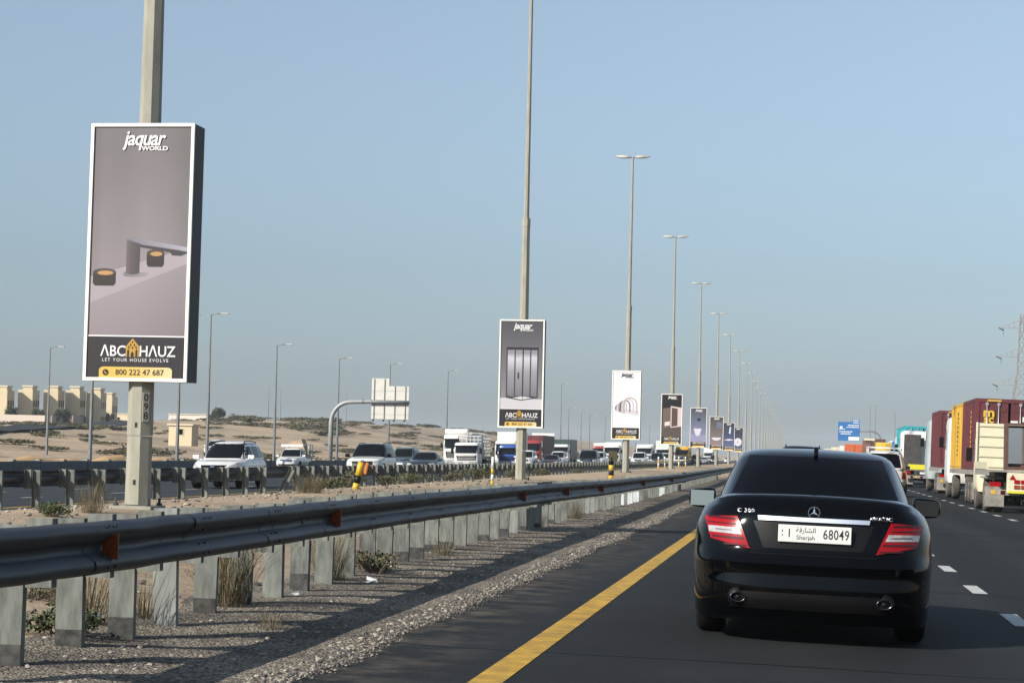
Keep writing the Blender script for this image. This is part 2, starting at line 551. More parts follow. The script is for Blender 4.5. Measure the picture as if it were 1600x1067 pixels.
def asphalt_material(name, c0, c1, seam=True):
    m = bpy.data.materials.new(name); m.use_nodes = True
    nt = m.node_tree; b = nt.nodes['Principled BSDF']
    b.inputs['Roughness'].default_value = 0.82
    b.inputs['Specular IOR Level'].default_value = 0.16
    geo = nt.nodes.new('ShaderNodeNewGeometry')
    mp = nt.nodes.new('ShaderNodeMapping'); mp.inputs['Scale'].default_value = (1.3, 0.06, 1)
    nt.links.new(geo.outputs['Position'], mp.inputs['Vector'])
    n1 = nt.nodes.new('ShaderNodeTexNoise'); n1.inputs['Scale'].default_value = 1.0; n1.inputs['Detail'].default_value = 6
    nt.links.new(mp.outputs[0], n1.inputs['Vector'])
    n2 = nt.nodes.new('ShaderNodeTexNoise'); n2.inputs['Scale'].default_value = 55.0; n2.inputs['Detail'].default_value = 3
    nt.links.new(geo.outputs['Position'], n2.inputs['Vector'])
    n3 = nt.nodes.new('ShaderNodeTexNoise'); n3.inputs['Scale'].default_value = 0.7; n3.inputs['Detail'].default_value = 7
    nt.links.new(geo.outputs['Position'], n3.inputs['Vector'])
    a = nt.nodes.new('ShaderNodeMath'); a.operation = 'ADD'
    nt.links.new(n1.outputs['Fac'], a.inputs[0]); nt.links.new(n3.outputs['Fac'], a.inputs[1])
    h = nt.nodes.new('ShaderNodeMath'); h.operation = 'MULTIPLY'; h.inputs[1].default_value = 0.5
    nt.links.new(a.outputs[0], h.inputs[0])
    r = nt.nodes.new('ShaderNodeValToRGB'); r.color_ramp.elements[0].position = 0.36; r.color_ramp.elements[1].position = 0.66
    r.color_ramp.elements[0].color = (*c0, 1); r.color_ramp.elements[1].color = (*c1, 1)
    nt.links.new(h.outputs[0], r.inputs[0])
    r2 = nt.nodes.new('ShaderNodeValToRGB'); r2.color_ramp.elements[0].position = 0.3; r2.color_ramp.elements[1].position = 0.72
    r2.color_ramp.elements[0].color = (0.6, 0.6, 0.6, 1); r2.color_ramp.elements[1].color = (1.4, 1.4, 1.4, 1)
    nt.links.new(n2.outputs['Fac'], r2.inputs[0])
    mul = nt.nodes.new('ShaderNodeMix'); mul.data_type = 'RGBA'; mul.blend_type = 'MULTIPLY'; mul.inputs[0].default_value = 1.0
    nt.links.new(r.outputs[0], mul.inputs[6]); nt.links.new(r2.outputs[0], mul.inputs[7])
    # worn wheel tracks, oil drip line and blown sand along the verge
    sx = nt.nodes.new('ShaderNodeSeparateXYZ'); nt.links.new(geo.outputs['Position'], sx.inputs[0])
    wv = nt.nodes.new('ShaderNodeMath'); wv.operation = 'MULTIPLY_ADD'; wv.inputs[1].default_value = 2 * math.pi / 1.825; wv.inputs[2].default_value = 0.55
    nt.links.new(sx.outputs[0], wv.inputs[0])
    cs = nt.nodes.new('ShaderNodeMath'); cs.operation = 'COSINE'; nt.links.new(wv.outputs[0], cs.inputs[0])
    tr = nt.nodes.new('ShaderNodeMapRange'); tr.inputs['From Min'].default_value = -1; tr.inputs['To Min'].default_value = 0.84; tr.inputs['To Max'].default_value = 1.2
    nt.links.new(cs.outputs[0], tr.inputs['Value'])
    m3 = nt.nodes.new('ShaderNodeMix'); m3.data_type = 'RGBA'; m3.blend_type = 'MULTIPLY'; m3.inputs[0].default_value = 1.0
    nt.links.new(mul.outputs[2], m3.inputs[6]); nt.links.new(tr.outputs[0], m3.inputs[7])
    n4 = nt.nodes.new('ShaderNodeTexNoise'); n4.inputs['Scale'].default_value = 2.6; n4.inputs['Detail'].default_value = 8; n4.inputs['Roughness'].default_value = 0.7
    nt.links.new(geo.outputs['Position'], n4.inputs['Vector'])
    ed = nt.nodes.new('ShaderNodeMapRange'); ed.inputs['From Min'].default_value = -1.95; ed.inputs['From Max'].default_value = -2.85; ed.inputs['To Max'].default_value = 0.62
    nt.links.new(sx.outputs[0], ed.inputs['Value'])
    ad2 = nt.nodes.new('ShaderNodeMath'); ad2.operation = 'MULTIPLY'; nt.links.new(ed.outputs[0], ad2.inputs[0])
    rr = nt.nodes.new('ShaderNodeMapRange'); rr.inputs['From Min'].default_value = 0.45; rr.inputs['From Max'].default_value = 0.68; nt.links.new(n4.outputs['Fac'], rr.inputs['Value'])
    nt.links.new(rr.outputs[0], ad2.inputs[1])
    m4 = nt.nodes.new('ShaderNodeMix'); m4.data_type = 'RGBA'; m4.inputs[7].default_value = (0.20, 0.165, 0.125, 1)
    nt.links.new((ad2 if seam else ed).outputs[0], m4.inputs[0]); nt.links.new(m3.outputs[2], m4.inputs[6])
    nt.links.new(m4.outputs[2] if seam else m3.outputs[2], b.inputs['Base Color'])
    bp = nt.nodes.new('ShaderNodeBump'); bp.inputs['Strength'].default_value = 0.5; bp.inputs['Distance'].default_value = 0.01
    nt.links.new(n2.outputs['Fac'], bp.inputs['Height']); nt.links.new(bp.outputs[0], b.inputs['Normal'])
    return m
m_asph = asphalt_material('asphalt', (0.0092, 0.0106, 0.0118), (0.0165, 0.0183, 0.0195))
m_asph2 = asphalt_material('asphalt_grey', seam=False, c0=(0.020, 0.024, 0.028), c1=(0.033, 0.037, 0.041))

def strip(name, x0, x1, y0, y1, zf, mat, dz=0.0, ny=1, edge=0.0, nx=1, kind='structure', parent=None):
    vs = []; fs = []
    for j in range(ny + 1):
        yy = y0 + (y1 - y0) * (j / ny) ** (2.2 if ny > 60 else 1)
        a = x0 + (edge * (noise.noise(Vector((yy * 0.8, 3, 1))) + 0.6 * noise.noise(Vector((yy * 3.1, 9, 1)))) if edge else 0)
        for i in range(nx + 1):
            xx = a + (x1 - a) * i / nx
            vs.append((xx, yy, zf(xx) + dz))
    for j in range(ny):
        for i in range(nx):
            fs.append((j*(nx+1)+i, j*(nx+1)+i+1, (j+1)*(nx+1)+i+1, (j+1)*(nx+1)+i))
    me = bpy.data.meshes.new(name); me.from_pydata(vs, [], fs); me.materials.append(mat)
    o = link(name, me, parent)
    if parent is None: tag(o, kind=kind)
    return o

road = strip('road', -3.0, 17.8, -60, 4200, our_z, m_asph, ny=900, edge=0.09)
road2 = strip('opposite_road', -42.4, -16.15, -60, 4200, opp_z, m_asph2, ny=1)
m_line_y = pmat('road_line_yellow', (0.76, 0.44, 0.02), 0.7, c2=(0.26, 0.16, 0.03), vscale=5, detail=10)
m_line_w = pmat('road_line_white', (0.70, 0.69, 0.66), 0.7, c2=(0.42, 0.42, 0.41), vscale=7, detail=8)
strip('edge_line', -1.86, -1.67, -60, 3000, our_z, m_line_y, 0.004, parent=road)
m_tar = pmat('tar_seam', (0.008, 0.008, 0.009), 0.6, spec=0.3)
for ys_, x0_, x1_ in ((14.1, -2.8, 5.0), (33.5, -2.9, 1.6), (36.0, -2.7, 5.4), (52.0, -2.9, 9.0), (23.2, 1.2, 5.5)):
    vs_ = []
    for k in range(25):
        xx = x0_ + (x1_ - x0_) * k / 24; w = 0.018 + 0.008 * noise.noise(Vector((xx * 3, ys_, 1))); c = ys_ + 0.05 * noise.noise(Vector((xx * .8, ys_, 5)))
        vs_ += [(xx, c - w, our_z(xx) + .003), (xx, c + w, our_z(xx) + .003)]
    link('tar_seam', MB().add(vs_, [(2*k, 2*k+2, 2*k+3, 2*k+1) for k in range(24)]).mesh('tar_seam', m_tar), road)
strip('edge_line', -16.85, -16.65, -60, 3000, opp_z, m_line_y, 0.004, parent=road2)
strip('edge_line', -41.1, -40.9, -60, 3000, opp_z, m_line_w, 0.004, parent=road2)
dash = MB().add([(-0.08, 0, 0), (0.08, 0, 0), (0.08, 1.5, 0), (-0.08, 1.5, 0)], [(0, 1, 2, 3)]).mesh('lane_dash', m_line_w)
for lx in (1.95, 5.6, 9.25, 12.9):
    yy = {1.95: 5.3, 5.6: 7.0}.get(lx, 6.0)
    while yy < 210:
        o = link('lane_dash', dash, road, (lx, yy, our_z(lx) + 0.004)); o.rotation_euler = (0, 0.02, 0)
        yy += 4.5
for lx in (-20.4, -24.05, -27.7, -31.35, -35.0):
    yy = 30 + rnd.random() * 4
    while yy < 200:
        o = link('lane_dash', dash, road2, (lx, yy, opp_z(lx) + 0.004)); o.rotation_euler = (0, -0.02, 0)
        yy += 7.5 if yy < 120 else 15

# gravel shoulder between the asphalt and the crash barrier
def gravel_material():
    m = bpy.data.materials.new('gravel'); m.use_nodes = True
    nt = m.node_tree; b = nt.nodes['Principled BSDF']; b.inputs['Roughness'].default_value = 0.95
    b.inputs['Specular IOR Level'].default_value = 0.2
    geo = nt.nodes.new('ShaderNodeNewGeometry')
    v = nt.nodes.new('ShaderNodeTexVoronoi'); v.inputs['Scale'].default_value = 58
    nt.links.new(geo.outputs['Position'], v.inputs['Vector'])
    r = nt.nodes.new('ShaderNodeValToRGB')
    e = r.color_ramp.elements; e.new(0.5)
    for k, (p, c) in zip(e, [(0.1, (0.05, 0.045, 0.04)), (0.5, (0.18, 0.16, 0.135)), (0.9, (0.33, 0.295, 0.25))]): k.position = p; k.color = (*c, 1)
    sp = nt.nodes.new('ShaderNodeSeparateColor'); nt.links.new(v.outputs['Color'], sp.inputs[0]); nt.links.new(sp.outputs[0], r.inputs[0])
    n = nt.nodes.new('ShaderNodeTexNoise'); n.inputs['Scale'].default_value = 1.1; n.inputs['Detail'].default_value = 7
    nt.links.new(geo.outputs['Position'], n.inputs['Vector'])
    r2 = nt.nodes.new('ShaderNodeValToRGB'); r2.color_ramp.elements[0].position = 0.35; r2.color_ramp.elements[1].position = 0.65
    r2.color_ramp.elements[0].color = (0.55, 0.54, 0.53, 1); r2.color_ramp.elements[1].color = (1.15, 1.1, 1.02, 1)
    nt.links.new(n.outputs['Fac'], r2.inputs[0])
    mul = nt.nodes.new('ShaderNodeMix'); mul.data_type = 'RGBA'; mul.blend_type = 'MULTIPLY'; mul.inputs[0].default_value = 1
    nt.links.new(r.outputs[0], mul.inputs[6]); nt.links.new(r2.outputs[0], mul.inputs[7]); nt.links.new(mul.outputs[2], b.inputs['Base Color'])
    bp = nt.nodes.new('ShaderNodeBump'); bp.inputs['Strength'].default_value = 0.8; bp.inputs['Distance'].default_value = 0.03
    nt.links.new(v.outputs['Distance'], bp.inputs['Height']); bp.invert = True
    nt.links.new(bp.outputs[0], b.inputs['Normal'])
    return m
m_gravel = gravel_material()
def verge_x(y): return -2.78 + 0.09 * noise.noise(Vector((y * 0.5, 1, 2))) + 0.04 * noise.noise(Vector((y * 2.3, 1, 2))) + 0.035 * noise.noise(Vector((y * 9, 1, 2)))
gvs = []; gfs = []; NX = 8; yy = 3.0; rows = 0
while yy < 240:
    l = -4.75 + 0.35 * fbm(1, yy, 0.35); r_ = verge_x(yy)
    for i in range(NX + 1):
        xx = l + (r_ - l) * i / NX
        base = max(ground_z(xx, yy), our_z(xx) if xx > -3.12 else -9)
        gvs.append((xx, yy, base + (0.016 if 0 < i < NX else 0.0) + (0.001 if i == NX else 0)))
    rows += 1
    yy += 0.08 if yy < 30 else 0.25 if yy < 60 else 1.0
gfs = [(j*(NX+1)+i, j*(NX+1)+i+1, (j+1)*(NX+1)+i+1, (j+1)*(NX+1)+i) for j in range(rows-1) for i in range(NX)]
me = bpy.data.meshes.new('gravel_shoulder'); me.from_pydata(gvs, [], gfs); me.materials.append(m_gravel)
for p in me.polygons: p.use_smooth = True
tag(link('gravel_shoulder', me), kind='structure')

# loose stones
def stones(name, n, region, smin, smax, mats, label):
    mb = MB()
    g = (1 + 5 ** .5) / 2
    base = [Vector(p).normalized() for p in ((-1,g,0),(1,g,0),(-1,-g,0),(1,-g,0),(0,-1,g),(0,1,g),(0,-1,-g),(0,1,-g),(g,0,-1),(g,0,1),(-g,0,-1),(-g,0,1))]
    fs = [(0,11,5),(0,5,1),(0,1,7),(0,7,10),(0,10,11),(1,5,9),(5,11,4),(11,10,2),(10,7,6),(7,1,8),(3,9,4),(3,4,2),(3,2,6),(3,6,8),(3,8,9),(4,9,5),(2,4,11),(6,2,10),(8,6,7),(9,8,1)]
    for _ in range(n):
        xx, yy = region()
        s = smin + (smax - smin) * rnd.random() ** 3
        a = rnd.random() * 6.28; ca, sa = math.cos(a), math.sin(a)
        z0 = max(ground_z(xx, yy), our_z(xx) if xx > -3.0 else -9) + 0.012
        vs = []
        for (p, q, r) in base:
            k = s * (0.75 + 0.5 * rnd.random())
            vs.append((xx + (p*ca - q*sa) * k, yy + (p*sa + q*ca) * k, z0 + r * k * 0.65 + s * 0.05))
        mb.add(vs, fs, rnd.randrange(len(mats)))
    o = mb.build(name, mats, recalc=False)
    return tag(o, label, 'stones', kind='stuff')
m_st = [pmat('stone_%d' % i, c, 0.9, var=0.2, vscale=20) for i, c in enumerate([(0.16, 0.145, 0.13), (0.30, 0.26, 0.21), (0.42, 0.38, 0.31), (0.09, 0.085, 0.08)])]
stones('loose_gravel', 11000, lambda: (-2.80 - abs(rnd.gauss(0, 0.75)), 9 + 45 * rnd.random() ** 1.6), 0.005, 0.024, m_st, 'loose grey and tan gravel along the road edge under the barrier')
def edge_spot():
    y = 9 + 36 * rnd.random() ** 1.5
    return verge_x(y) + rnd.gauss(0.01, 0.05), y
stones('verge_grit', 7000, edge_spot, 0.003, 0.013, m_st, 'fine grit spilling over the ragged edge of the asphalt')
stones('median_stones', 2200, lambda: (rnd.uniform(-13.5, -4.6), 12 + 60 * rnd.random() ** 1.4), 0.010, 0.05, m_st, 'scattered stones on the sandy median')

# ------------------------------------------------------------------ crash barriers
WP = [(0.0, .156), (.03, .150), (.072, .128), (.083, .10), (.074, .072), (.014, .032), (.0, .016), (0, -.016), (.014, -.032), (.074, -.072), (.083, -.10), (.072, -.128), (.03, -.15), (0, -.156)]
def wbeam(L, slots=True, seed=0):
    mb = MB(); n = len(WP); seg = 10
    P = WP + [(a - 0.004, b) for a, b in WP[::-1]]
    nn = len(P); vs = []
    for yv, o in [(-0.12, 0.004), (0.0, 0.004)] + [(L * k / seg, 0.0) for k in range(1, seg + 1)]:
        w = math.sin(math.pi * max(0, yv) / L) * 0.012 if seed else 0
        vs += [(a + o + w * noise.noise(Vector((yv * 2.2, b * 6, seed * 9.1))), yv, b + 0.5 * w * noise.noise(Vector((yv * 1.7, 3, seed * 5.3)))) for a, b in P]
    fs = []
    for k in range(seg + 1):
        for i in range(nn):
            i2 = (i + 1) % nn
            fs.append((k*nn+i, k*nn+i2, (k+1)*nn+i2, (k+1)*nn+i))
    mb.add(vs, fs, 0, True)
    if slots:
        for yv in (0.10, 0.24):
            for zz, xx in ((0.128, 0.076), (-0.112, 0.081), (0.045, 0.036), (-0.05, 0.045)):
                mb.box((xx, yv, zz), (0.012, 0.035, 0.016), 1)
    return mb.mesh('rail_beam', [m_steel, m_black])
beams2 = [wbeam(2.0, True, k) for k in range(5)]
beam4 = wbeam(4.0)
def post_mesh(kind):
    mb = MB()
    h = 1.25
    # C-section: wide face towards the traffic's back, two flanges
    mb.box((0, 0, h/2 - 0.42), (0.165, 0.006, h), 0)
    mb.box((-0.0795, 0.035, h/2 - 0.42), (0.006, 0.064, h), 0)
    mb.box((0.0795, 0.035, h/2 - 0.42), (0.006, 0.064, h), 0)
    if kind in (1, 3):
        mb.box((0, -0.0055, -0.02), (0.1655, 0.004, 0.36), 1)
    return mb.mesh('post', [[m_post, m_post, m_postw, m_post2, m_post3][kind], m_bitumen])
posts_m = [post_mesh(k) for k in range(5)]
spacer_m = MB().box((0, 0, 0), (0.155, 0.006, 0.385)).box((0.07, 0.045, 0), (0.006, 0.084, 0.385)).box((-0.07, 0.045, 0), (0.006, 0.084, 0.385)).mesh('spacer', m_post)
refl_m = MB().add([(0.0, 0, -0.05), (0.10, -0.005, -0.075), (0.10, -0.005, 0.085), (0.0, 0, 0.045), (0.0, 0.01, -0.05), (0.10, 0.01, -0.075), (0.10, 0.01, 0.085), (0.0, 0.01, 0.045)],
                  [(0,1,2,3), (7,6,5,4), (0,4,5,1), (1,5,6,2), (2,6,7,3), (3,7,4,0)]).mesh('reflector', m_orange)

gr = empty('crash_barrier', (-4.1, 10, 0.06), label='near steel crash barrier with closely set posts beside the gravel shoulder', cat='barrier')
def nr_x(y): return -4.13 + 0.05 * noise.noise(Vector((y * 0.10, 2, 0))) + 0.02 * noise.noise(Vector((y*0.5, 7, 0))) - 0.25 * sstep(60, 120, y)
def nr_top(y): return interp([(0, 0.90), (18, 0.885), (30, 0.86), (50, 0.78), (75, 0.73), (110, 0.72), (200, 0.74)], y) + 0.012 * noise.noise(Vector((y * 0.45, 5, 0)))
y = 6.0
while y < 150:
    y2 = y + 2.0
    a = Vector((nr_x(y), y, nr_top(y) - 0.156)); b = Vector((nr_x(y2), y2, nr_top(y2) - 0.156)); d = b - a
    o = link('rail_beam', rnd.choice(beams2), gr, a - Vector(gr.location))
    o.rotation_euler = (math.asin(d.z / d.length), rnd.gauss(0, 0.012), -math.atan2(d.x, d.y))
    y = y2
y = 6.45; k = 0
while y < 120:
    kind = rnd.choice((0, 0, 1, 1, 3, 4, 0))
    if 52 < y < 58 and rnd.random() < 0.6 or 66 < y < 69: kind = 2
    px = nr_x(y) - 0.17 - 0.083
    o = link('post', posts_m[kind], gr, Vector((px, y, ground_z(px, y) + 0.38 + rnd.uniform(-0.03, 0.03) + (nr_top(y) - 0.885))) - Vector(gr.location))
    o.location.z = nr_top(y) + 0.01 + rnd.uniform(-0.015, 0.015) - 0.83 - gr.location.z
    o.rotation_euler = (rnd.gauss(0, 0.008), rnd.gauss(0, 0.012), rnd.gauss(0, 0.04))
    s = link('spacer', spacer_m, gr, Vector((nr_x(y) - 0.082, y, nr_top(y) - 0.165 + rnd.uniform(-0.008, 0.008))) - Vector(gr.location))
    s.rotation_euler = (0, rnd.gauss(0, 0.01), rnd.gauss(0, 0.04))
    y += 1.0 + rnd.uniform(-0.03, 0.03); k += 1
for yv in (12.2, 18.4, 31.3, 37.3, 43.6, 56.0, 68.5):
    link('reflector', refl_m, gr, Vector((nr_x(yv) + 0.004, yv, nr_top(yv) - 0.155)) - Vector(gr.location))

gr2 = empty('crash_barrier', (-15.3, 30, -0.05), label='far steel crash barrier seen from behind along the oncoming carriageway', cat='barrier')
def fr_x(y): return -15.3 + 0.06 * noise.noise(Vector((y * 0.12, 12, 0)))
def fr_top(y): return 0.74 + 0.02 * noise.noise(Vector((y * 0.4, 15, 0)))
y = 24.0
while y < 300:
    y2 = y + 4.0
    a = Vector((fr_x(y), y, fr_top(y) - 0.156)); b = Vector((fr_x(y2), y2, fr_top(y2) - 0.156)); d = b - a
    o = link('rail_beam', beam4, gr2, b - Vector(gr2.location))
    o.rotation_euler = (0, rnd.gauss(0, 0.01), math.pi - math.atan2(d.x, d.y))
    y = y2
y = 24.5
while y < 270:
    px = fr_x(y) + 0.25
    lean = 0.0
    if 58.5 < y < 60.7: lean = 0.45
    o = link('post', posts_m[0], gr2, Vector((px, y, fr_top(y) + 0.02 - 0.83)) - Vector(gr2.location))
    o.rotation_euler = (rnd.gauss(0, 0.01), rnd.gauss(0, 0.015) - lean, math.pi + rnd.gauss(0, 0.03))
    if not lean:
        link('spacer', spacer_m, gr2, Vector((fr_x(y) + 0.085, y, fr_top(y) - 0.165)) - Vector(gr2.location), (0, 0, math.pi))
    y += 2.0

# outer parapet of the oncoming carriageway, one part for each panel
pb = empty('roadside_parapet', (-42.3, 90, opp_z(-42.3)), label='low grey parapet along the outer edge of the oncoming carriageway', cat='parapet')
panel = MB().box((0, 1.99, 0.40), (0.22, 3.97, 0.80)).mesh('panel', m_barrier, 0.02)
capm = MB().box((0, 0, 0.85), (0.26, 0.5, 0.10)).mesh('post_cap', m_conc)
y = 70.0
while y < 560:
    link('panel', panel, pb, (0.03 * math.sin(y), y - 90, 0.02 * math.sin(y * 0.7)))
    link('post_cap', capm, pb, (0, y - 90, 0))
    y += 4.0

# ------------------------------------------------------------------ street lamps in the median
S_POLE = 41.8
D1 = 30.4
PX = -9.52
POX = [0.08, 0.0, 0.2, 0.12, 0.12, 0.15]
def pole_x(n): return PX + (POX[n] if n < 6 else 0.15)
def pole_y(n): return D1 + n * S_POLE - (0.9 if n == 0 else 0)
def octa(z0, r0, z1, r1, n=8, ph=None):
    vs = []
    ph = math.pi / n if ph is None else ph
    for z, r in ((z0, r0), (z1, r1)):
        for k in range(n):
            t = 2*math.pi*k/n + ph
            vs.append((r*math.cos(t), r*math.sin(t), z))
    fs = [(k, (k+1) % n, (k+1) % n + n, k+n) for k in range(n)] + [tuple(range(n))[::-1], tuple(range(n, 2*n))]
    return MB().add(vs, fs, 0)
low_m = octa(0.04, 0.185, 1.02, 0.178).mesh('lower_shaft', m_conc)
mid_m = octa(1.03, 0.186, 8.9, 0.135).mesh('shaft', m_conc)
up_m = octa(8.9, 0.098, 17.15, 0.06).mesh('upper_shaft', m_conc)
col_m = octa(8.75, 0.15, 9.05, 0.145).mesh('collar', m_conc)
def head_mesh():
    def f(u, v, w):
        u, v = sq(u, v, 4); u, w = sq(u, w, 4)
        t = (u + 1) / 2
        return Vector((0.10 + t * 0.86, v * (0.07 + 0.09 * math.sin(math.pi * min(1, t * 1.15 + 0.1)) ** 0.7), 0.03 + w * (0.035 + 0.035 * math.sin(math.pi * t)) + 0.05 * t))
    vs, fs = boxgrid(8, 4, 4, f)
    mb = MB().add(vs, fs, 0, True)
    mb.tube([(0, 0, 0.0), (0.16, 0, 0.03)], 0.035, 6, 1)
    return mb.mesh('lamp_head', [pmat('lamp_housing', (0.50, 0.49, 0.44), 0.5, var=0.1), m_greypole])
head_m = head_mesh()
def base_plate():
    mb = MB().box((0, 0, 0.0), (0.62, 0.62, 0.05))
    for a in (-1, 1):
        for b in (-1, 1):
            mb.tube([(a*0.24, b*0.24, -0.10), (a*0.24, b*0.24, 0.13)], 0.022, 6, 1)
            mb.tube([(a*0.24, b*0.24, 0.025), (a*0.24, b*0.24, 0.06)], 0.045, 6, 1)
    return mb.mesh('base_plate', [m_conc, m_chassis])
bp_m = base_plate()
foot_m = MB().box((0, 0, -0.25), (0.9, 0.9, 0.36)).mesh('footing', pmat('footing_concrete', (0.33, 0.29, 0.22), 0.9, var=0.2, vscale=4), 0.03)
POLES = []
ORD = 'first second third fourth fifth sixth seventh eighth ninth tenth eleventh twelfth thirteenth fourteenth fifteenth sixteenth seventeenth eighteenth nineteenth twentieth twenty-first twenty-second twenty-third twenty-fourth twenty-fifth twenty-sixth twenty-seventh twenty-eighth'.split()
for n in range(28):
    yy = pole_y(n)
    zz = ground_z(pole_x(n), yy) - 0.02 + (0.04 if n == 0 else 0)
    lab = {0: 'nearest tall concrete street lamp, numbered plate below its advertising board',
           1: 'second tall street lamp, behind the white and yellow marker post',
           2: 'third street lamp along the median, carrying the white poster board',
           3: 'fourth street lamp along the median, carrying the dark door poster'}.get(n)
    if lab is None:
        lab = ORD[n] + (' twin headed street lamp along the median, carrying a small distant board' if n < 8 else ' twin headed street lamp along the median, without a board')
    p = empty('street_lamp', (pole_x(n), yy, zz), rz=rnd.gauss(0, 0.05), label=lab, cat='street lamp', group='twin headed lamps in the median')
    p.rotation_euler.y = rnd.gauss(0, 0.002)
    if n < 10:
        link('footing', foot_m, p); link('base_plate', bp_m, p); link('lower_shaft', low_m, p)
        link('collar', col_m, p)
    else:
        link('lower_shaft', low_m, p)
    link('shaft', mid_m, p); link('upper_shaft', up_m, p)
    for s in (0, 1):
        link('lamp_head', head_m, p, (0, 0, 17.1), (0, 0, s * math.pi))
    POLES.append(p)
    if n == 0:
        pl = B('number_plate', (0.123, -0.130, 1.44), (0.10, 0.012, 0.42), pmat('pale_plate', (0.55, 0.53, 0.45), 0.6), p, 0.0, Matrix.Rotation(R(45), 3, 'Z'))
        for i, ch in enumerate('098'):
            letter(ch, 0.145, m_ink, pl, (0.123 + 0.0065, -0.130 - 0.0065, 1.57 - 0.13 * i), rz=R(45), bold=0.015)
        for zz_ in (0.36, 1.18):
            B('cable_hole', (0.0, -0.172, zz_), (0.035, 0.01, 0.07), m_black, p)
    if n in (1, 2, 3):
        MB().lathe([(1.95 - 0.03, 0.19), (1.95 + 0.03, 0.19)], 8, 'z').build('strap', m_chassis, p)

# ------------------------------------------------------------------ advertising boards hanging on the lamps
BW, BH, BD = 1.56, 3.72, 0.46
m_frame = pmat('board_frame', (0.98, 0.94, 0.86), 0.45, metal=0.1, var=0.10, vscale=4)
m_case = pmat('board_case', (0.016, 0.017, 0.019), 0.6, var=0.2)
def ink(name, r, g, b, rough=0.45): return pmat('print_' + name, tuple(c * 0.86 for c in srgb(r, g, b)), rough, spec=0.3)
m_gold = gradmat('print_gold', [(0.0, srgb(236, 190, 70)), (0.55, srgb(240, 200, 105)), (1.0, srgb(243, 222, 165))], 0, -0.55, 0.55, wob=0.0)
m_gold2 = ink('gold_logo', 205, 160, 65)
m_dark = ink('dark_panel', 52, 48, 54)
pw, ph = BW - 0.10, BH - 0.10
def PQ(pts): return [((a - 0.5) * pw, b * ph) for a, b in pts]
def arc_poly(cx, cz, rx, rz, n=20, a0=0, a1=360):
    return [(cx + rx*math.cos(R(a0+(a1-a0)*i/n)), cz + rz*math.sin(R(a0+(a1-a0)*i/n))) for i in range(n + (0 if a1-a0 == 360 else 1))]

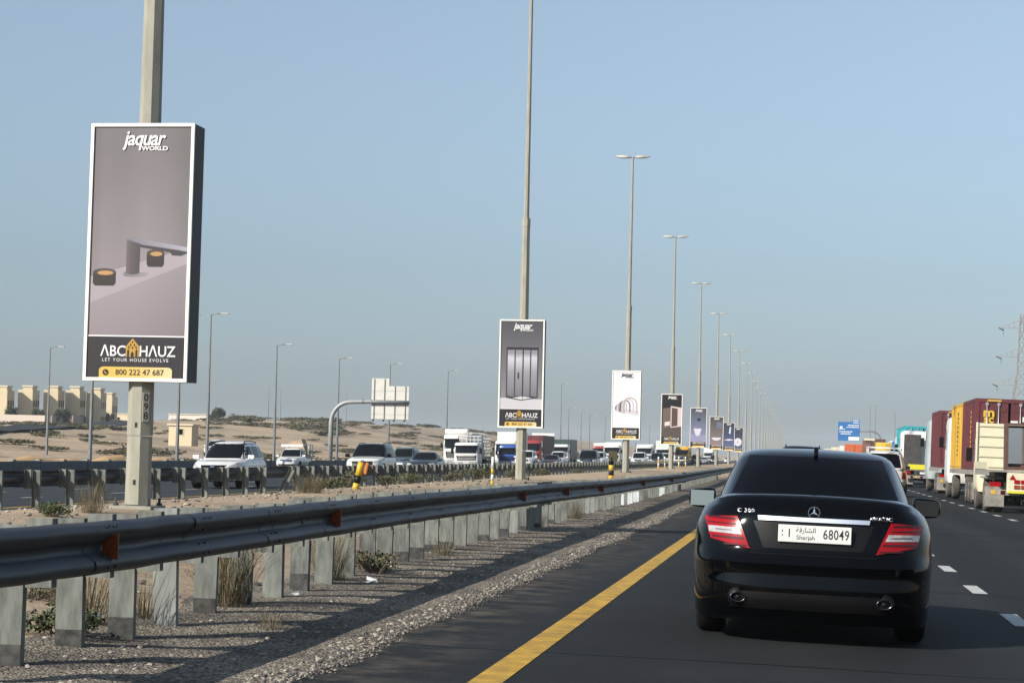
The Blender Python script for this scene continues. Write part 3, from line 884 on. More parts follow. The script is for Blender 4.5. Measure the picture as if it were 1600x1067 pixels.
def art(i, mb, mats):
    def M_(m):
        if m not in mats: mats.append(m)
        return mats.index(m)
    L = [0]
    def put(poly, m):
        L[0] += 1
        mb.flat(PQ(poly), -0.0005 * L[0], M_(m))
    if i == 0:
        put([(0, .16), (1, .16), (1, 1), (0, 1)], gradmat('print_wall', [(0, srgb(160, 150, 154)), (0.45, srgb(142, 133, 138)), (1, srgb(112, 106, 110))], 2, 0.6, 3.6, wob=0.10, cross=(-0.73, 0.73, [(0, .82), (.12, 1.0), (.3, .95), (.55, 1.1), (.8, .97), (1, .74)])))
        put([(0, .16), (1, .16), (1, .455), (0, .295)], gradmat('print_shelf_front', [(0, srgb(140, 128, 136)), (1, srgb(160, 150, 158))], 2, 0.5, 1.7, cross=(-0.73, 0.73, [(0, 1.05), (.5, 1.0), (1, .8)])))
        put([(0, .295), (1, .455), (1, .515), (0, .40)], ink('shelf_top', 178, 168, 176))
        put([(.35, .405)] + arc_poly(.46, .412, .14, .012, 10, 180, 360) + [(.60, .42), (.35, .42)], gradmat('print_tap_shade', [(0, srgb(120, 110, 116)), (1, srgb(156, 146, 154))], 0, -0.2, 0.16, wob=0.05))
        put([(.37, .42)] + [(.37 + .14 * k / 8, .416 - .006 * math.sin(math.pi * k / 8)) for k in range(9)] + [(.51, .42), (.51, .535), (.37, .55)], gradmat('print_tap', [(0, srgb(104, 94, 96)), (.35, srgb(80, 72, 76)), (1, srgb(54, 50, 54))], 0, -0.19, 0.02, wob=0))
        put([(.37, .55), (.43, .558), (1, .520), (1, .504), (.51, .533)], gradmat('print_tap_top', [(0, srgb(120, 116, 126)), (.6, srgb(150, 148, 162)), (1, srgb(172, 170, 184))], 0, -0.2, 0.73, wob=0.04))
        put([(.51, .53), (1, .502), (1, .497), (.93, .486), (.84, .488), (.82, .5), (.51, .52)], ink('tap_under', 72, 68, 74))
        for cx, cz, rx in ((.15, .385, .118), (.67, .462, .088)):
            put([(cx-rx, cz-.01), (cx-rx*.8, cz-.02), (cx+rx*.8, cz-.02), (cx+rx, cz-.01), (cx+rx, cz+.035), (cx-rx, cz+.035)], ink('bowl', 62, 54, 52))
            put(arc_poly(cx, cz+.035, rx, .014), ink('bowl_rim', 84, 74, 68))
            put(arc_poly(cx+.01, cz+.031, rx*.7, .009), ink('bowl_glow', 200, 158, 104))
    elif i == 1:
        put([(0, .16), (1, .16), (1, 1), (0, 1)], gradmat('print_bath_wall', [(0, srgb(150, 148, 156)), (0.5, srgb(118, 116, 124)), (1, srgb(78, 78, 86))], 2, 0.6, 3.6))
        put([(0, .16), (1, .16), (1, .26), (0, .27)], ink('pale_floor', 214, 212, 218))
        put([(.14, .27), (.5, .245), (.9, .27), (.9, .74), (.14, .74)], ink('shower_dark', 72, 70, 76))
        for a, b, t in ((.17, .33, 0), (.36, .52, 1), (.55, .70, 2), (.73, .87, 3)):
            put([(a, .29), (b, .28), (b, .725), (a, .725)], gradmat('print_glass_%d' % t, [(0, srgb(112, 110, 118)), (0.6, srgb(158, 157, 168)), (0.9, srgb(214, 212, 222)), (1, srgb(150, 148, 158))], 2, 1.0, 2.6, wob=0.06))
        put([(.3, .27), (.5, .255), (.75, .27), (.55, .285)], ink('tray', 228, 226, 232))
        put([(.41, .45), (.45, .45), (.45, .51), (.41, .51)], ink('tap_under', 72, 68, 74))
        put([(.535, .26), (.55, .26), (.55, .73), (.535, .73)], ink('shower_edge', 48, 46, 52))
        put([(.14, .735), (.9, .735), (.9, .75), (.14, .75)], ink('shower_edge', 48, 46, 52))
    elif i == 2:
        put([(0, .16), (1, .16), (1, 1), (0, 1)], gradmat('print_white', [(0, srgb(255, 252, 255)), (1, srgb(246, 244, 252))], 2, 0.6, 3.6))
        put([(.08, .40), (.95, .34), (1, .36), (1, .42), (.1, .45)], ink('white_shade', 226, 220, 228))
        def arch(cx, rx, bot, top, rz, n=12):
            return [(cx - rx, bot)] + [(cx - rx * math.cos(R(180 * q / n)), top + rz * math.sin(R(180 * q / n))) for q in range(n + 1)] + [(cx + rx, bot)]
        for k in range(7):
            t = k / 6; cx = .15 + .50 * t ** 1.2; rx = .07 + .20 * t; top = .455 + .055 * t; bot = .435 - .06 * t; rz = .035 + .075 * t
            o_ = arch(cx, rx, bot, top, rz); wv = .30 - .06 * t
            i_ = arch(cx + rx * .05, rx * (1 - wv), bot + .004, top, rz * (1 - wv * .8))
            put(o_ + i_[::-1], [ink('arch_a', 186, 174, 172), ink('arch_b', 92, 98, 112), ink('arch_c', 206, 200, 206)][k % 3] if k < 6 else ink('arch_d', 196, 184, 178))
    elif i == 3:
        put([(0, .12), (1, .12), (1, 1), (0, 1)], ink('night', 38, 36, 40))
        put([(0, .14), (1, .14), (1, .36), (0, .30)], ink('floor_brown', 96, 86, 82))
        put([(.05, .30), (.45, .34), (.45, .74), (.05, .72)], ink('room_brown', 120, 102, 94))
        put([(.45, .33), (1, .36), (1, .74), (.45, .77)], ink('door_white', 226, 208, 206))
        put([(.50, .35), (.80, .37), (.80, .72), (.50, .74)], ink('door_dark', 98, 80, 74))
        put([(.16, .36), (.42, .38), (.42, .46), (.16, .44)], ink('basin_white', 232, 226, 226))
    else:
        bgc = [(118, 122, 148), (112, 100, 100), (58, 72, 108), (44, 56, 84)][(i - 4) % 4]
        put([(0, .12), (1, .12), (1, 1), (0, 1)], gradmat('print_far_%d' % i, [(0, srgb(*[min(255, c + 34) for c in bgc])), (0.5, srgb(*bgc)), (1, srgb(*[int(c * .62) for c in bgc]))], 2, 0.5, 3.6))
        if i == 4:
            put([(0, .14), (1, .14), (1, .30), (0, .34)], ink('pale_violet', 158, 158, 190))
            put([(.42, .68), (.62, .68), (.62, .74), (.42, .74)], ink('night', 38, 36, 40))
            put([(.20, .48)] + arc_poly(.45, .40, .18, .11, 10, 200, 340) + [(.70, .48)], ink('tub', 226, 224, 234))
        elif i == 5:
            put([(.5, .66), (.9, .66), (.9, .84), (.5, .84)], ink('mirror_blue', 110, 122, 148))
            put(arc_poly(.5, .36, .36, .09, 14, 180, 360), ink('tub', 226, 224, 234))
        elif i == 6:
            put([(.5, .62), (.66, .60), (.7, .86), (.58, .86)], ink('tub', 226, 224, 234))
            put([(.05, .38), (.5, .35), (.95, .38), (.6, .42)], ink('tub', 226, 224, 234))
        else:
            put(arc_poly(.5, .40, .40, .17), ink('tub', 226, 224, 234))
            put(arc_poly(.5, .40, .06, .025), ink('night', 38, 36, 40))
    z0 = .163 if i < 3 else .135
    put([(0, 0), (1, 0), (1, z0), (0, z0)], m_dark)
    if i < 3: put([(0, z0), (1, z0), (1, z0 + .005), (0, z0 + .005)], m_white_ink)
    tab = [(.13, 0), (.88, 0)] + [(.88 - .05 + .05*math.cos(R(a)), .03 + .013*math.sin(R(a))) for a in range(0, 91, 15)] + [(.18 + .05*math.cos(R(a)), .03 + .013*math.sin(R(a))) for a in range(90, 181, 15)]
    put(tab, m_gold)
    # the gold house
    put([(.40, .083), (.535, .083), (.535, .125), (.4675, .157), (.40, .125)], m_gold2)
    for cx in (.425, .51):
        put([(cx-.011, .083), (cx+.011, .083), (cx+.011, .108), (cx, .114), (cx-.011, .108)], m_dark)
    put([(.452, .083), (.483, .083), (.483, .097), (.4675, .105), (.452, .097)], m_dark)
    for cx, cz in ((.4675, .142), (.448, .130), (.487, .130), (.4675, .119), (.43, .121), (.505, .121)):
        put([(cx, cz-.0055), (cx+.009, cz), (cx, cz+.0055), (cx-.009, cz)], m_dark)
    return L[0]

board_lab = ['large near advertising board with a dark tap and two bowls on a grey shelf',
             'second advertising board showing a corner shower cabin',
             'white advertising board showing a row of curved arches',
             'black advertising board showing a white doorway',
             'small distant board with a white bathtub on blue grey',
             'small distant brownish board with a white basin',
             'small distant blue board with a white waterfall shape',
             'farthest small navy board with a white disc']
for n in range(8):
    yy = pole_y(n)
    b = empty('advertising_board', (pole_x(n) - 0.02, yy - 0.02, POLES[n].location.z + 1.80), label=board_lab[n], cat='advertising board', group='boards on the median lamps')
    b.rotation_euler = (0, rnd.gauss(0, 0.004), R(-2.0) + rnd.gauss(0, 0.02))
    # a case in two halves that leaves the mast free in the middle
    y0 = -BD / 2
    case = MB().box((0, y0 + 0.035, BH/2), (BW - 0.012, 0.05, BH - 0.012))
    case.box((-BW/2 + 0.02, 0.03, BH/2), (0.03, BD - 0.06, BH - 0.01)).box((BW/2 - 0.02, 0.03, BH/2), (0.03, BD - 0.06, BH - 0.01))
    case.box((0, BD/2 - 0.02, BH/2), (BW - 0.06, 0.03, BH - 0.012))
    for zz in (0.02, BH - 0.02):
        for sx in (-1, 1):
            case.box((sx * (BW/4 + 0.10), 0.03, zz), (BW/2 - 0.28, BD - 0.09, 0.028))
    case.build('case', m_case, b)
    fr = MB()
    for sx in (-1, 1):
        fr.box((sx * (BW/2 - 0.024), y0, BH/2), (0.05, 0.036, BH))
    for zz in (0.024, BH - 0.024):
        fr.box((0, y0, zz), (BW - 0.1, 0.034, 0.05))
    fr.build('frame', m_frame, b, 0.006)
    mb = MB(); mats = []
    nl = art(n, mb, mats)
    ps = mb.build('poster', mats, b, loc=(0, y0 + 0.006, 0.05), recalc=False)
    yl = -0.0005 * (nl + 2)
    logo = m_ink if n == 2 else m_white_ink
    letter('jaquar', 0.305, logo, ps, (0.02, yl, 0.952 * ph), bold=0.018, shear=0.25, sx=0.86, spacing=0.93)
    if n < 5:
        letter('WORLD', 0.085, logo, ps, (0.19, yl, 0.913 * ph), bold=0.03, sx=1.25)
    letter('ΛBC', 0.215, m_white_ink, ps, (-0.335, yl, 0.104 * ph), bold=0.012, sx=0.92)
    letter('HΛUZ', 0.215, m_white_ink, ps, (0.325, yl, 0.104 * ph), bold=0.012, sx=0.92)
    if n < 4:
        letter('LET YOUR HOUSE EVOLVE', 0.068, m_white_ink, ps, (0.0, yl, 0.070 * ph), spacing=1.28)
        letter('800 222 47 687', 0.115, m_dark, ps, (0.07, yl, 0.021 * ph))
        ic = MB().flat(arc_poly(-0.44, 0.021 * ph, 0.045, 0.045), 0, 0)
        ic.flat([(-0.462, 0.097), (-0.450, 0.103), (-0.446, 0.088), (-0.438, 0.074), (-0.426, 0.066), (-0.416, 0.062), (-0.422, 0.050), (-0.440, 0.055), (-0.458, 0.078)], -0.0006, 1)
        ic.build('phone_icon', [m_dark, m_gold2], ps, loc=(0, yl, 0), recalc=False)
# ------------------------------------------------------------------ vehicles
def bake(vs, fs, mats, cutters=None, name='body'):
    me = bpy.data.meshes.new(name); me.from_pydata([tuple(v) for v in vs], [], fs)
    bm = bmesh.new(); bm.from_mesh(me); bmesh.ops.recalc_face_normals(bm, faces=bm.faces); bm.to_mesh(me); bm.free()
    for m in mats: me.materials.append(m)
    if cutters:
        o = bpy.data.objects.new('tmp', me); col.objects.link(o)
        cm = cutters.mesh('cut', m_trim); c = bpy.data.objects.new('tmpc', cm); col.objects.link(c)
        md = o.modifiers.new('b', 'BOOLEAN'); md.object = c; md.operation = 'DIFFERENCE'; md.solver = 'EXACT'
        me2 = bpy.data.meshes.new_from_object(o.evaluated_get(bpy.context.evaluated_depsgraph_get()))
        bpy.data.objects.remove(o); bpy.data.objects.remove(c)
        me = me2; me.name = name
    for p in me.polygons: p.use_smooth = True
    try: me.set_sharp_from_angle(angle=R(38))
    except Exception: pass
    return me

WHEELS = {}
def wheel_meshes(r, w, dusty=False, truck=False):
    key = (r, w, dusty, truck)
    if key in WHEELS: return WHEELS[key]
    h = w / 2
    t = MB().lathe([(-h*0.8, r*0.60), (-h, r*0.72), (-h, r*0.90), (-h*0.78, r*0.985), (-h*0.3, r), (h*0.3, r), (h*0.78, r*0.985), (h, r*0.90), (h, r*0.72), (h*0.8, r*0.60)], 28, 'x')
    tm = t.mesh('tyre', m_dtyre if dusty else m_tyre)
    mb = MB()
    for s in (-1, 1):
        mb.lathe([(s*h*0.80, r*0.62), (s*h*0.55, r*0.58), (s*h*0.45, r*0.15), (s*h*0.62, r*0.12), (s*h*0.62, 0.001)], 20, 'x')
        for k in range(5):
            a = 2*math.pi*k/5
            mb.bar((s*h*0.62, math.cos(a)*r*0.08, math.sin(a)*r*0.08), (s*h*0.70, math.cos(a)*r*0.58, math.sin(a)*r*0.58), r*0.16, 0.02)
    rm = mb.mesh('rim', m_dust if (dusty or truck) else m_rim)
    WHEELS[key] = (tm, rm)
    return WHEELS[key]

def add_wheel(root, x, y, r, w, dusty=False, truck=False):
    tm, rm = wheel_meshes(r, w, dusty, truck)
    t = empty('wheel', (x, y, r)); t.parent = root
    link('tyre', tm, t); link('rim', rm, t)
    return t

def make_car(name, S, label, cat):
    root = empty(name, label=label, cat=cat)
    L, W, H = S['L'], S['W'], S['H']
    deck, bot = S['deck'], S.get('bot', [(-L/2, 0.30), (-L/2+0.5, 0.22), (L/2-0.5, 0.20), (L/2, 0.26)])
    plan = S.get('plan', [(-L/2, 0.94), (-L*0.3, 1.0), (L*0.25, 1.0), (L/2, 0.92)])
    side = S.get('side', [(0, 0.93), (0.2, 0.975), (0.5, 1.0), (0.75, 0.99), (0.92, 0.955), (1, 0.93)])
    rp = S.get('rp', [(0.2, 0.10), (0.34, 0.0), (0.6, 0.0), (0.66, 0.05), (1.1, 0.09)])
    fp = S.get('fp', [(0.2, 0.10), (0.36, 0.0), (0.58, 0.02), (0.8, 0.12), (1.2, 0.2)])
    bowr, bowf = S.get('bowr', 0.16), S.get('bowf', 0.24)
    n1 = S.get('n1', 7)
    pm = S['paint']
    def low(u, v, w):
        u0 = u
        u, v = sq(u, v, n1); u, w = sq(u, w, S.get('n2', 10) if w > 0 else S.get('n2b', 10)); v, w = sq(v, w, 14)
        y = v * L / 2; s = (w + 1) / 2
        zt, zb = interp(deck, y), interp(bot, y)
        z = zb + s * (zt - zb)
        x = u * W / 2 * interp(plan, y) * interp(side, s)
        k = abs(v) ** 5
        if v < 0: y += k * interp(rp, z) + bowr * abs(u) ** 3 * k
        else: y -= k * interp(fp, z) + bowf * abs(u) ** 3 * k
        z += S.get('crown', 0.03) * (1 - u * u) * max(0, s - 0.6) * 2.5
        return Vector((x, y, z))
    vs, fs = boxgrid(26, 56, 20, low)
    wr, ww = S['wr'], S.get('ww', 0.22)
    yf, yr = S['yf'], S['yr']
    cut = MB()
    for yy in (yf, yr):
        for s in (-1, 1):
            cut.lathe([(s*(W/2+0.2), 0.001), (s*(W/2+0.2), wr*1.13), (s*(W/2-0.34), wr*1.13), (s*(W/2-0.34), 0.001)], 28, 'x', (0, yy, wr + 0.02))
    body = link('body', bake(vs, fs, [pm], cut), root)
    bv = BVHTree.FromPolygons(vs, fs)
    g0, g1, r0, r1 = S['gb0'], S['gb1'], S['gr0'], S['gr1']
    wb, wt = S['wb'], S['wt']
    zb_ = S['belt'] - 0.10
    def gh(u, v, w):
        u, v = sq(u, v, S.get('n3', 8)); u, w = sq(u, w, 9); v, w = sq(v, w, 10)
        s = (w + 1) / 2; t = (v + 1) / 2
        ps = s ** 0.92
        y = (g0 + (g1 - g0) * t) * (1 - ps) + (r0 + (r1 - r0) * t) * ps
        hw = wb + (wt - wb) * s ** 1.25
        hw *= 1 - 0.05 * max(0, v) ** 2 - S.get('rshrink', 0.07) * max(0, -v) ** 2
        bow = 0.10
        y -= bow * abs(u) ** 2.2 * v * 0.8
        z = zb_ + (H - 0.03 - zb_) * s
        z += s ** 3 * (0.03 * (1 - u * u) - S.get('roofdrop', 0.05) * abs(v - 0.1) ** 2.4)
        return Vector((u * hw, y, z))
    gvs, gfs = boxgrid(22, 40, 14, gh)
    roof = link('cabin', bake(gvs, gfs, [S.get('roofpaint', pm)], name='cabin'), root)
    gb = BVHTree.FromPolygons(gvs, gfs)
    zb2, zt2 = S['belt'] + 0.015, H - S.get('topmargin', 0.085)
    def hw_at(z):
        s = (z - zb_) / (H - 0.03 - zb_)
        return wb + (wt - wb) * s ** 1.25
    a, b = hw_at(zb2) - S.get('pil', 0.09), hw_at(zt2) - S.get('pil', 0.09)
    patch(gb, [(-a*S.get('wsb', .97), zb2 + 0.0), (a*S.get('wsb', .97), zb2), (b, zt2), (-b, zt2)], 'front', 14, 8).build('windscreen', m_windscreen, root)
    rz0 = S.get('rwz0', zb2 + 0.02)
    patch(gb, [(-a*0.93, rz0), (a*0.93, rz0), (b*0.96, zt2), (-b*0.96, zt2)], 'rear', 14, 8).build('rear_window', m_glass, root)
    for side_ in ('left', 'right'):
        for (q0, q1, q2, q3) in S['win']:
            quad = [(q0, zb2 + 0.02), (q1, zb2 + 0.02), (q2, zt2 + 0.015), (q3, zt2 + 0.015)]
            patch(gb, quad, side_, 8, 4, 0.004).build('side_window', m_glass, root)
    for side_, sg in (('left', -1), ('right', 1)):
        for q in S.get('handles', []):
            o = patch(bv, [(q, S['belt']-0.14), (q+0.2, S['belt']-0.14), (q+0.2, S['belt']-0.11), (q, S['belt']-0.11)], side_, 3, 1, 0.02, 0.03).build('door_handle', pm, root)
    # lights
    for sg in (-1, 1):
        if 'head' in S:
            q = [(sg * c[0], c[1]) for c in S['head']]
            if sg < 0: q = [q[1], q[0], q[3], q[2]]
            patch(bv, q, 'front', 8, 4, 0.012).build('headlight', m_lamp, root)
        if 'tail' in S and not S.get('special'):
            q = [(sg * c[0], c[1]) for c in S['tail']]
            if sg < 0: q = [q[1], q[0], q[3], q[2]]
            patch(bv, q, 'rear', 6, 4, 0.012).build('taillight', m_red, root)
    if 'grille' in S:
        g = patch(bv, S['grille'], 'front', 10, 4, 0.010).build('grille', m_trim, root)
        zz0, zz1 = S['grille'][0][1], S['grille'][2][1]; xx0, xx1 = S['grille'][0][0], S['grille'][1][0]
        for k in range(S.get('slats', 3)):
            z = zz0 + (zz1 - zz0) * (k + 0.7) / (S.get('slats', 3) + 0.4)
            patch(bv, [(xx0*0.96, z - 0.009), (xx1*0.96, z - 0.009), (xx1*0.96, z + 0.009), (xx0*0.96, z + 0.009)], 'front', 10, 1, 0.018).build('slat', S.get('slatmat', m_chrome), g)
    if 'intake' in S:
        patch(bv, S['intake'], 'front', 10, 3, 0.008).build('bumper_intake', m_trim, root)
    if S.get('fplate', True):
        zc = S.get('fpz', 0.5)
        patch(bv, [(-0.26, zc-0.055), (0.26, zc-0.055), (0.26, zc+0.055), (-0.26, zc+0.055)], 'front', 4, 1, 0.02).build('number_plate', m_plate, root)
    if S.get('rplate', True):
        zc = S.get('rpz', 0.8)
        patch(bv, [(-0.26, zc-0.055), (0.26, zc-0.055), (0.26, zc+0.055), (-0.26, zc+0.055)], 'rear', 4, 1, 0.02).build('number_plate', m_plate, root)
    # mirrors
    my, mz, mx = S['mirror']
    def mir(u, v, w):
        u, v = sq(u, v, 4); u, w = sq(u, w, 5); v, w = sq(v, w, 4)
        return Vector((u * 0.12, v * 0.06 + 0.03 * u * u, w * 0.085 * (1 - 0.12 * u)))
    mvs, mfs = boxgrid(6, 6, 6, mir)
    for sg in (-1, 1):
        mb = MB().add([Vector((sg * p.x, p.y, p.z)) for p in mvs], mfs, 0, True)
        mb.bar((-sg*0.10, 0.0, -0.05), (-sg*0.22, 0.03, -0.08), 0.05, 0.035)
        mo = mb.build('wing_mirror', S.get('mirpaint', pm), root, loc=(sg * (mx + 0.10), my, mz))
        tl = -0.0022 if sg < 0 else 0.007
        gq = MB().add([(-0.10, -0.064 + tl, -0.066), (0.10, -0.064 + tl, -0.066), (0.10, -0.064 - tl, 0.066), (-0.10, -0.064 - tl, 0.066)], [(0, 1, 2, 3)])
        gq.build('mirror_glass', pmat('mirror_glass', (0.5, 0.5, 0.48), 0.03, metal=1.0), mo)
    for yy in (yf, yr):
        for sg in (-1, 1):
            add_wheel(root, sg * (W/2 - ww/2 - S.get('inset', 0.015)), yy, wr, ww)
    MB().box((0, 0, 0.36), (W - 0.75, L - 0.9, 0.24)).build('underbody_light_block', m_black, root)  # dark box added low in the car to block light
    for fn in S.get('extra', []):
        fn(root, bv, gb, S)
    return root

def rails(root, bv, gb, S):
    for sg in (-1, 1):
        x = sg * (S['wt'] - 0.10)
        pts = []
        for t in (0, .08, .3, .6, .92, 1):
            yy = S['gr0'] + 0.15 + (S['gr1'] - S['gr0'] - 0.3) * t
            h = gb.ray_cast(Vector((x, yy, 9)), Vector((0, 0, -1)))[0]
            pts.append((x, yy, (h.z if h else S['H']) + (0.0 if t in (0, 1) else 0.045)))
        MB().tube(pts, 0.018, 6).build('roof_rail', m_trim, root)

def emblem(root, bv, gb, S):
    patch(bv, [(-0.07, S['emz']-0.04), (0.07, S['emz']-0.04), (0.07, S['emz']+0.04), (-0.07, S['emz']+0.04)], 'front', 3, 2, 0.03).build('badge', m_chrome, root)

p_white = paint('white', (0.80, 0.80, 0.79))
p_black = pmat('paint_black', (0.0012, 0.0014, 0.0019), rough=0.08, coat=0.15, spec=0.16)
p_dark = paint('dark', (0.018, 0.022, 0.028))
p_silver = paint('silver', (0.42, 0.44, 0.46))
p_maroon = paint('maroon', (0.06, 0.012, 0.016))
p_teal = paint('teal_grey', (0.10, 0.16, 0.18))
p_blue = paint('blue', (0.02, 0.10, 0.42))

SEDAN = dict(L=4.58, W=1.83, H=1.447, belt=0.985,
    deck=[(-2.29, 1.035), (-2.12, 1.075), (-1.8, 1.075), (-1.45, 1.06), (-1.0, 1.0), (0.0, 0.97), (0.9, 0.98), (1.1, 0.96), (1.8, 0.86), (2.29, 0.70)],
    rp=[(0.11, 0.14), (0.20, 0.05), (0.32, 0.0), (0.455, 0.0), (0.475, 0.022), (0.54, 0.012), (0.60, 0.0), (0.625, 0.018), (0.65, 0.065), (0.72, 0.072), (0.88, 0.10), (0.93, 0.118), (1.01, 0.150), (1.05, 0.150), (1.09, 0.17)],
    fp=[(0.2, 0.10), (0.36, 0.0), (0.5, 0.02), (0.72, 0.10), (1.0, 0.2)],
    gb0=-1.80, gb1=1.08, gr0=-0.86, gr1=0.22, wb=0.80, wt=0.60, side=[(0, 0.975), (0.2, 0.99), (0.5, 1.0), (0.72, 0.985), (0.88, 0.94), (1, 0.87)], n2b=24, inset=0.05, wr=0.325, yf=1.46, yr=-1.30, n2=9, n1=9,
    bot=[(-2.29, 0.14), (-1.8, 0.14), (1.8, 0.18), (2.29, 0.22)], rwz0=1.05, topmargin=0.075, pil=0.075,
    win=[(-0.62, 0.02, 0.02, -0.42), (0.08, 0.80, 0.30, 0.08)], handles=[-0.55, 0.25],
    head=[(0.44, 0.62), (0.80, 0.66), (0.78, 0.80), (0.50, 0.74)], tail=[(0.50, 0.70), (0.80, 0.74), (0.80, 0.90), (0.55, 0.91)],
    grille=[(-0.36, 0.55), (0.36, 0.55), (0.42, 0.74), (-0.42, 0.74)], intake=[(-0.62, 0.28), (0.62, 0.28), (0.55, 0.42), (-0.55, 0.42)],
    fpz=0.46, mirror=(0.72, 0.985, 0.865), bowr=0.19, rshrink=0.13)

def merc_details(root, bv, gb, S):
    """tail of the black saloon"""
    for sg in (-1, 1):
        def Q(pts):
            q = [(sg * a, b) for a, b in pts]
            return [q[1], q[0], q[3], q[2]] if sg < 0 else q
        tl = patch(bv, Q([(0.455, 0.685), (0.745, 0.745), (0.80, 0.900), (0.555, 0.915)]), 'rear', 12, 8, 0.014, 0.03).build('taillight', m_red, root)
        for z0, z1, xa, xb in ((0.885, 0.900, .57, .77), (0.852, 0.860, .56, .775), (0.748, 0.764, .50, .73), (0.700, 0.712, .475, .64)):
            patch(bv, Q([(xa, z0), (xb, z0 + .006), (xb + .01, z1 + .006), (xa + .005, z1)]), 'rear', 8, 1, 0.0175, 0).build('lamp_band', m_reddark, tl)
        patch(bv, Q([(.515, 0.782), (.755, 0.79), (.765, 0.834), (.54, 0.832)]), 'rear', 8, 2, 0.0185, 0).build('reversing_light', m_clear, tl)
        patch(bv, Q([(.555, 0.803), (.70, 0.808), (.71, 0.817), (.56, 0.812)]), 'rear', 6, 1, 0.0205, 0).build('bulb_band', pmat('lens_grey', (0.12, 0.13, 0.13), 0.3), tl)  # darker grey band across the clear lens
        # exhaust
        h = bv.ray_cast(Vector((sg * .53, -9, 0.34)), Vector((0, 1, 0)))[0]
        yb = h.y if h else -2.28
        MB().lathe([(-0.02, 0.001), (-0.006, 0.07), (0.05, 0.08)], 24, 'y', (sg*.53, yb + 0.005, 0.335)).build('exhaust_surround', m_trim, root)
        ex = MB(); 
        vs = []
        prof = [(0.10, 0.040), (-0.02, 0.043), (-0.026, 0.039), (0.08, 0.036)]
        ex.lathe([(a, r) for a, r in prof], 24, 'y', (0, 0, 0))
        for i, v in enumerate(ex.v): ex.v[i] = (v[0] * 1.35, v[1], v[2] * 0.85)
        ex.build('exhaust_tip', pmat('dark_chrome', (0.10, 0.10, 0.11), 0.25, metal=1.0), root, loc=(sg*.53, yb - 0.01, 0.335))
    rec = patch(bv, [(-0.36, 0.70), (0.36, 0.70), (0.44, 0.893), (-0.44, 0.893)], 'rear', 12, 6, 0.004, 0.01).build('plate_recess', m_trim, root)
    patch(bv, [(-0.40, 0.897), (0.40, 0.897), (0.405, 0.925), (-0.405, 0.925)], 'rear', 14, 2, 0.022, 0.03).build('chrome_strip', pmat('satin_chrome', (0.9, 0.91, 0.93), 0.38, metal=1.0), root)
    yp = bv.ray_cast(Vector((0, -9, 0.81)), Vector((0, 1, 0)))[0].y - 0.03
    pl = MB().box((0, 0, 0), (0.53, 0.012, 0.125)).build('number_plate', m_plate, root, 0.004, loc=(0.01, yp, 0.815))
    letter('1', 0.085, m_ink, pl, (-0.185, -0.0075, 0.0), bold=0.01, sx=0.8)
    letter('68049', 0.100, m_ink, pl, (0.155, -0.0075, 0.0), bold=0.008, sx=0.72, spacing=1.08)
    letter('Sharjah', 0.045, m_ink, pl, (-0.065, -0.0075, -0.028), sx=1.05)
    letter('\uFE94\uFED7\uFEAD\uFE8E\uFEB8\uFEDF\u0627', 0.05, m_ink, pl, (-0.065, -0.0075, 0.026), sx=1.0)
    MB().box((-0.235, -0.007, 0.018), (0.006, 0.002, 0.016)).box((-0.235, -0.007, -0.012), (0.005, 0.002, 0.012)).build('plate_mark', m_ink, pl)
    # three pointed star in a ring
    ys = bv.ray_cast(Vector((0, -9, 0.972)), Vector((0, 1, 0)))[0].y - 0.012
    st = MB()
    for k in range(24):
        a0, a1 = 2*math.pi*k/24, 2*math.pi*(k+1)/24
        st.bar((0.042*math.cos(a0), 0, 0.042*math.sin(a0)), (0.042*math.cos(a1), 0, 0.042*math.sin(a1)), 0.006)
    for k in range(3):
        a = math.pi/2 + k*2*math.pi/3
        tip = (0.041*math.cos(a), 0.041*math.sin(a)); l = (0.009*math.cos(a+math.pi/3), 0.009*math.sin(a+math.pi/3)); r = (0.009*math.cos(a-math.pi/3), 0.009*math.sin(a-math.pi/3))
        st.add([(0, -0.008, 0), (l[0], 0, l[1]), (tip[0], 0, tip[1]), (r[0], 0, r[1])], [(0, 1, 2), (0, 2, 3)])
    st.build('star_badge', m_chrome, root, loc=(0.0, ys, 0.972))
    def badge(t, x, z, size, rz):
        h = bv.ray_cast(Vector((x, -9, z)), Vector((0, 1, 0)))[0]
        o = letter(t, size, pmat('satin_chrome', (0.9, 0.91, 0.93), 0.38, metal=1.0), root, (x, h.y - 0.012, z), rz=rz, name='badge_lettering', bold=0.03, sx=1.15, spacing=1.1)
        sm = o.modifiers.new('s', 'SOLIDIFY'); sm.thickness = 0.006
    badge('C 300', -0.50, 0.962, 0.042, -0.16)
    badge('4MATIC', 0.49, 0.945, 0.038, 0.16)
    # roof aerial, boot shut line, bumper insert
    h = gb.ray_cast(Vector((0, -0.75, 9)), Vector((0, 0, -1)))[0]
    MB().prism([(-0.11, -0.02), (0.09, -0.02), (0.05, 0.02), (-0.07, 0.055), (-0.10, 0.05)], -0.018, 0.018, plane='yz').build('aerial_fin', p_black, root, 0.006, loc=(0, h.y, h.z))
    patch(bv, [(-0.46, 0.655), (0.46, 0.655), (0.46, 0.661), (-0.46, 0.661)], 'rear', 12, 1, 0.003, 0).build('boot_seam', m_trim, root)
    patch(bv, [(-0.60, 0.26), (0.60, 0.26), (0.50, 0.38), (-0.50, 0.38)], 'rear', 12, 3, 0.006, 0.01).build('bumper_insert', m_trim, root)
    for sg in ():
        patch(bv, [(sg*0.62 - 0.10, 0.50), (sg*0.62 + 0.10, 0.505), (sg*0.62 + 0.10, 0.525), (sg*0.62 - 0.10, 0.52)], 'rear', 6, 1, 0.010, 0.01).build('bumper_reflector', m_reddark, root)

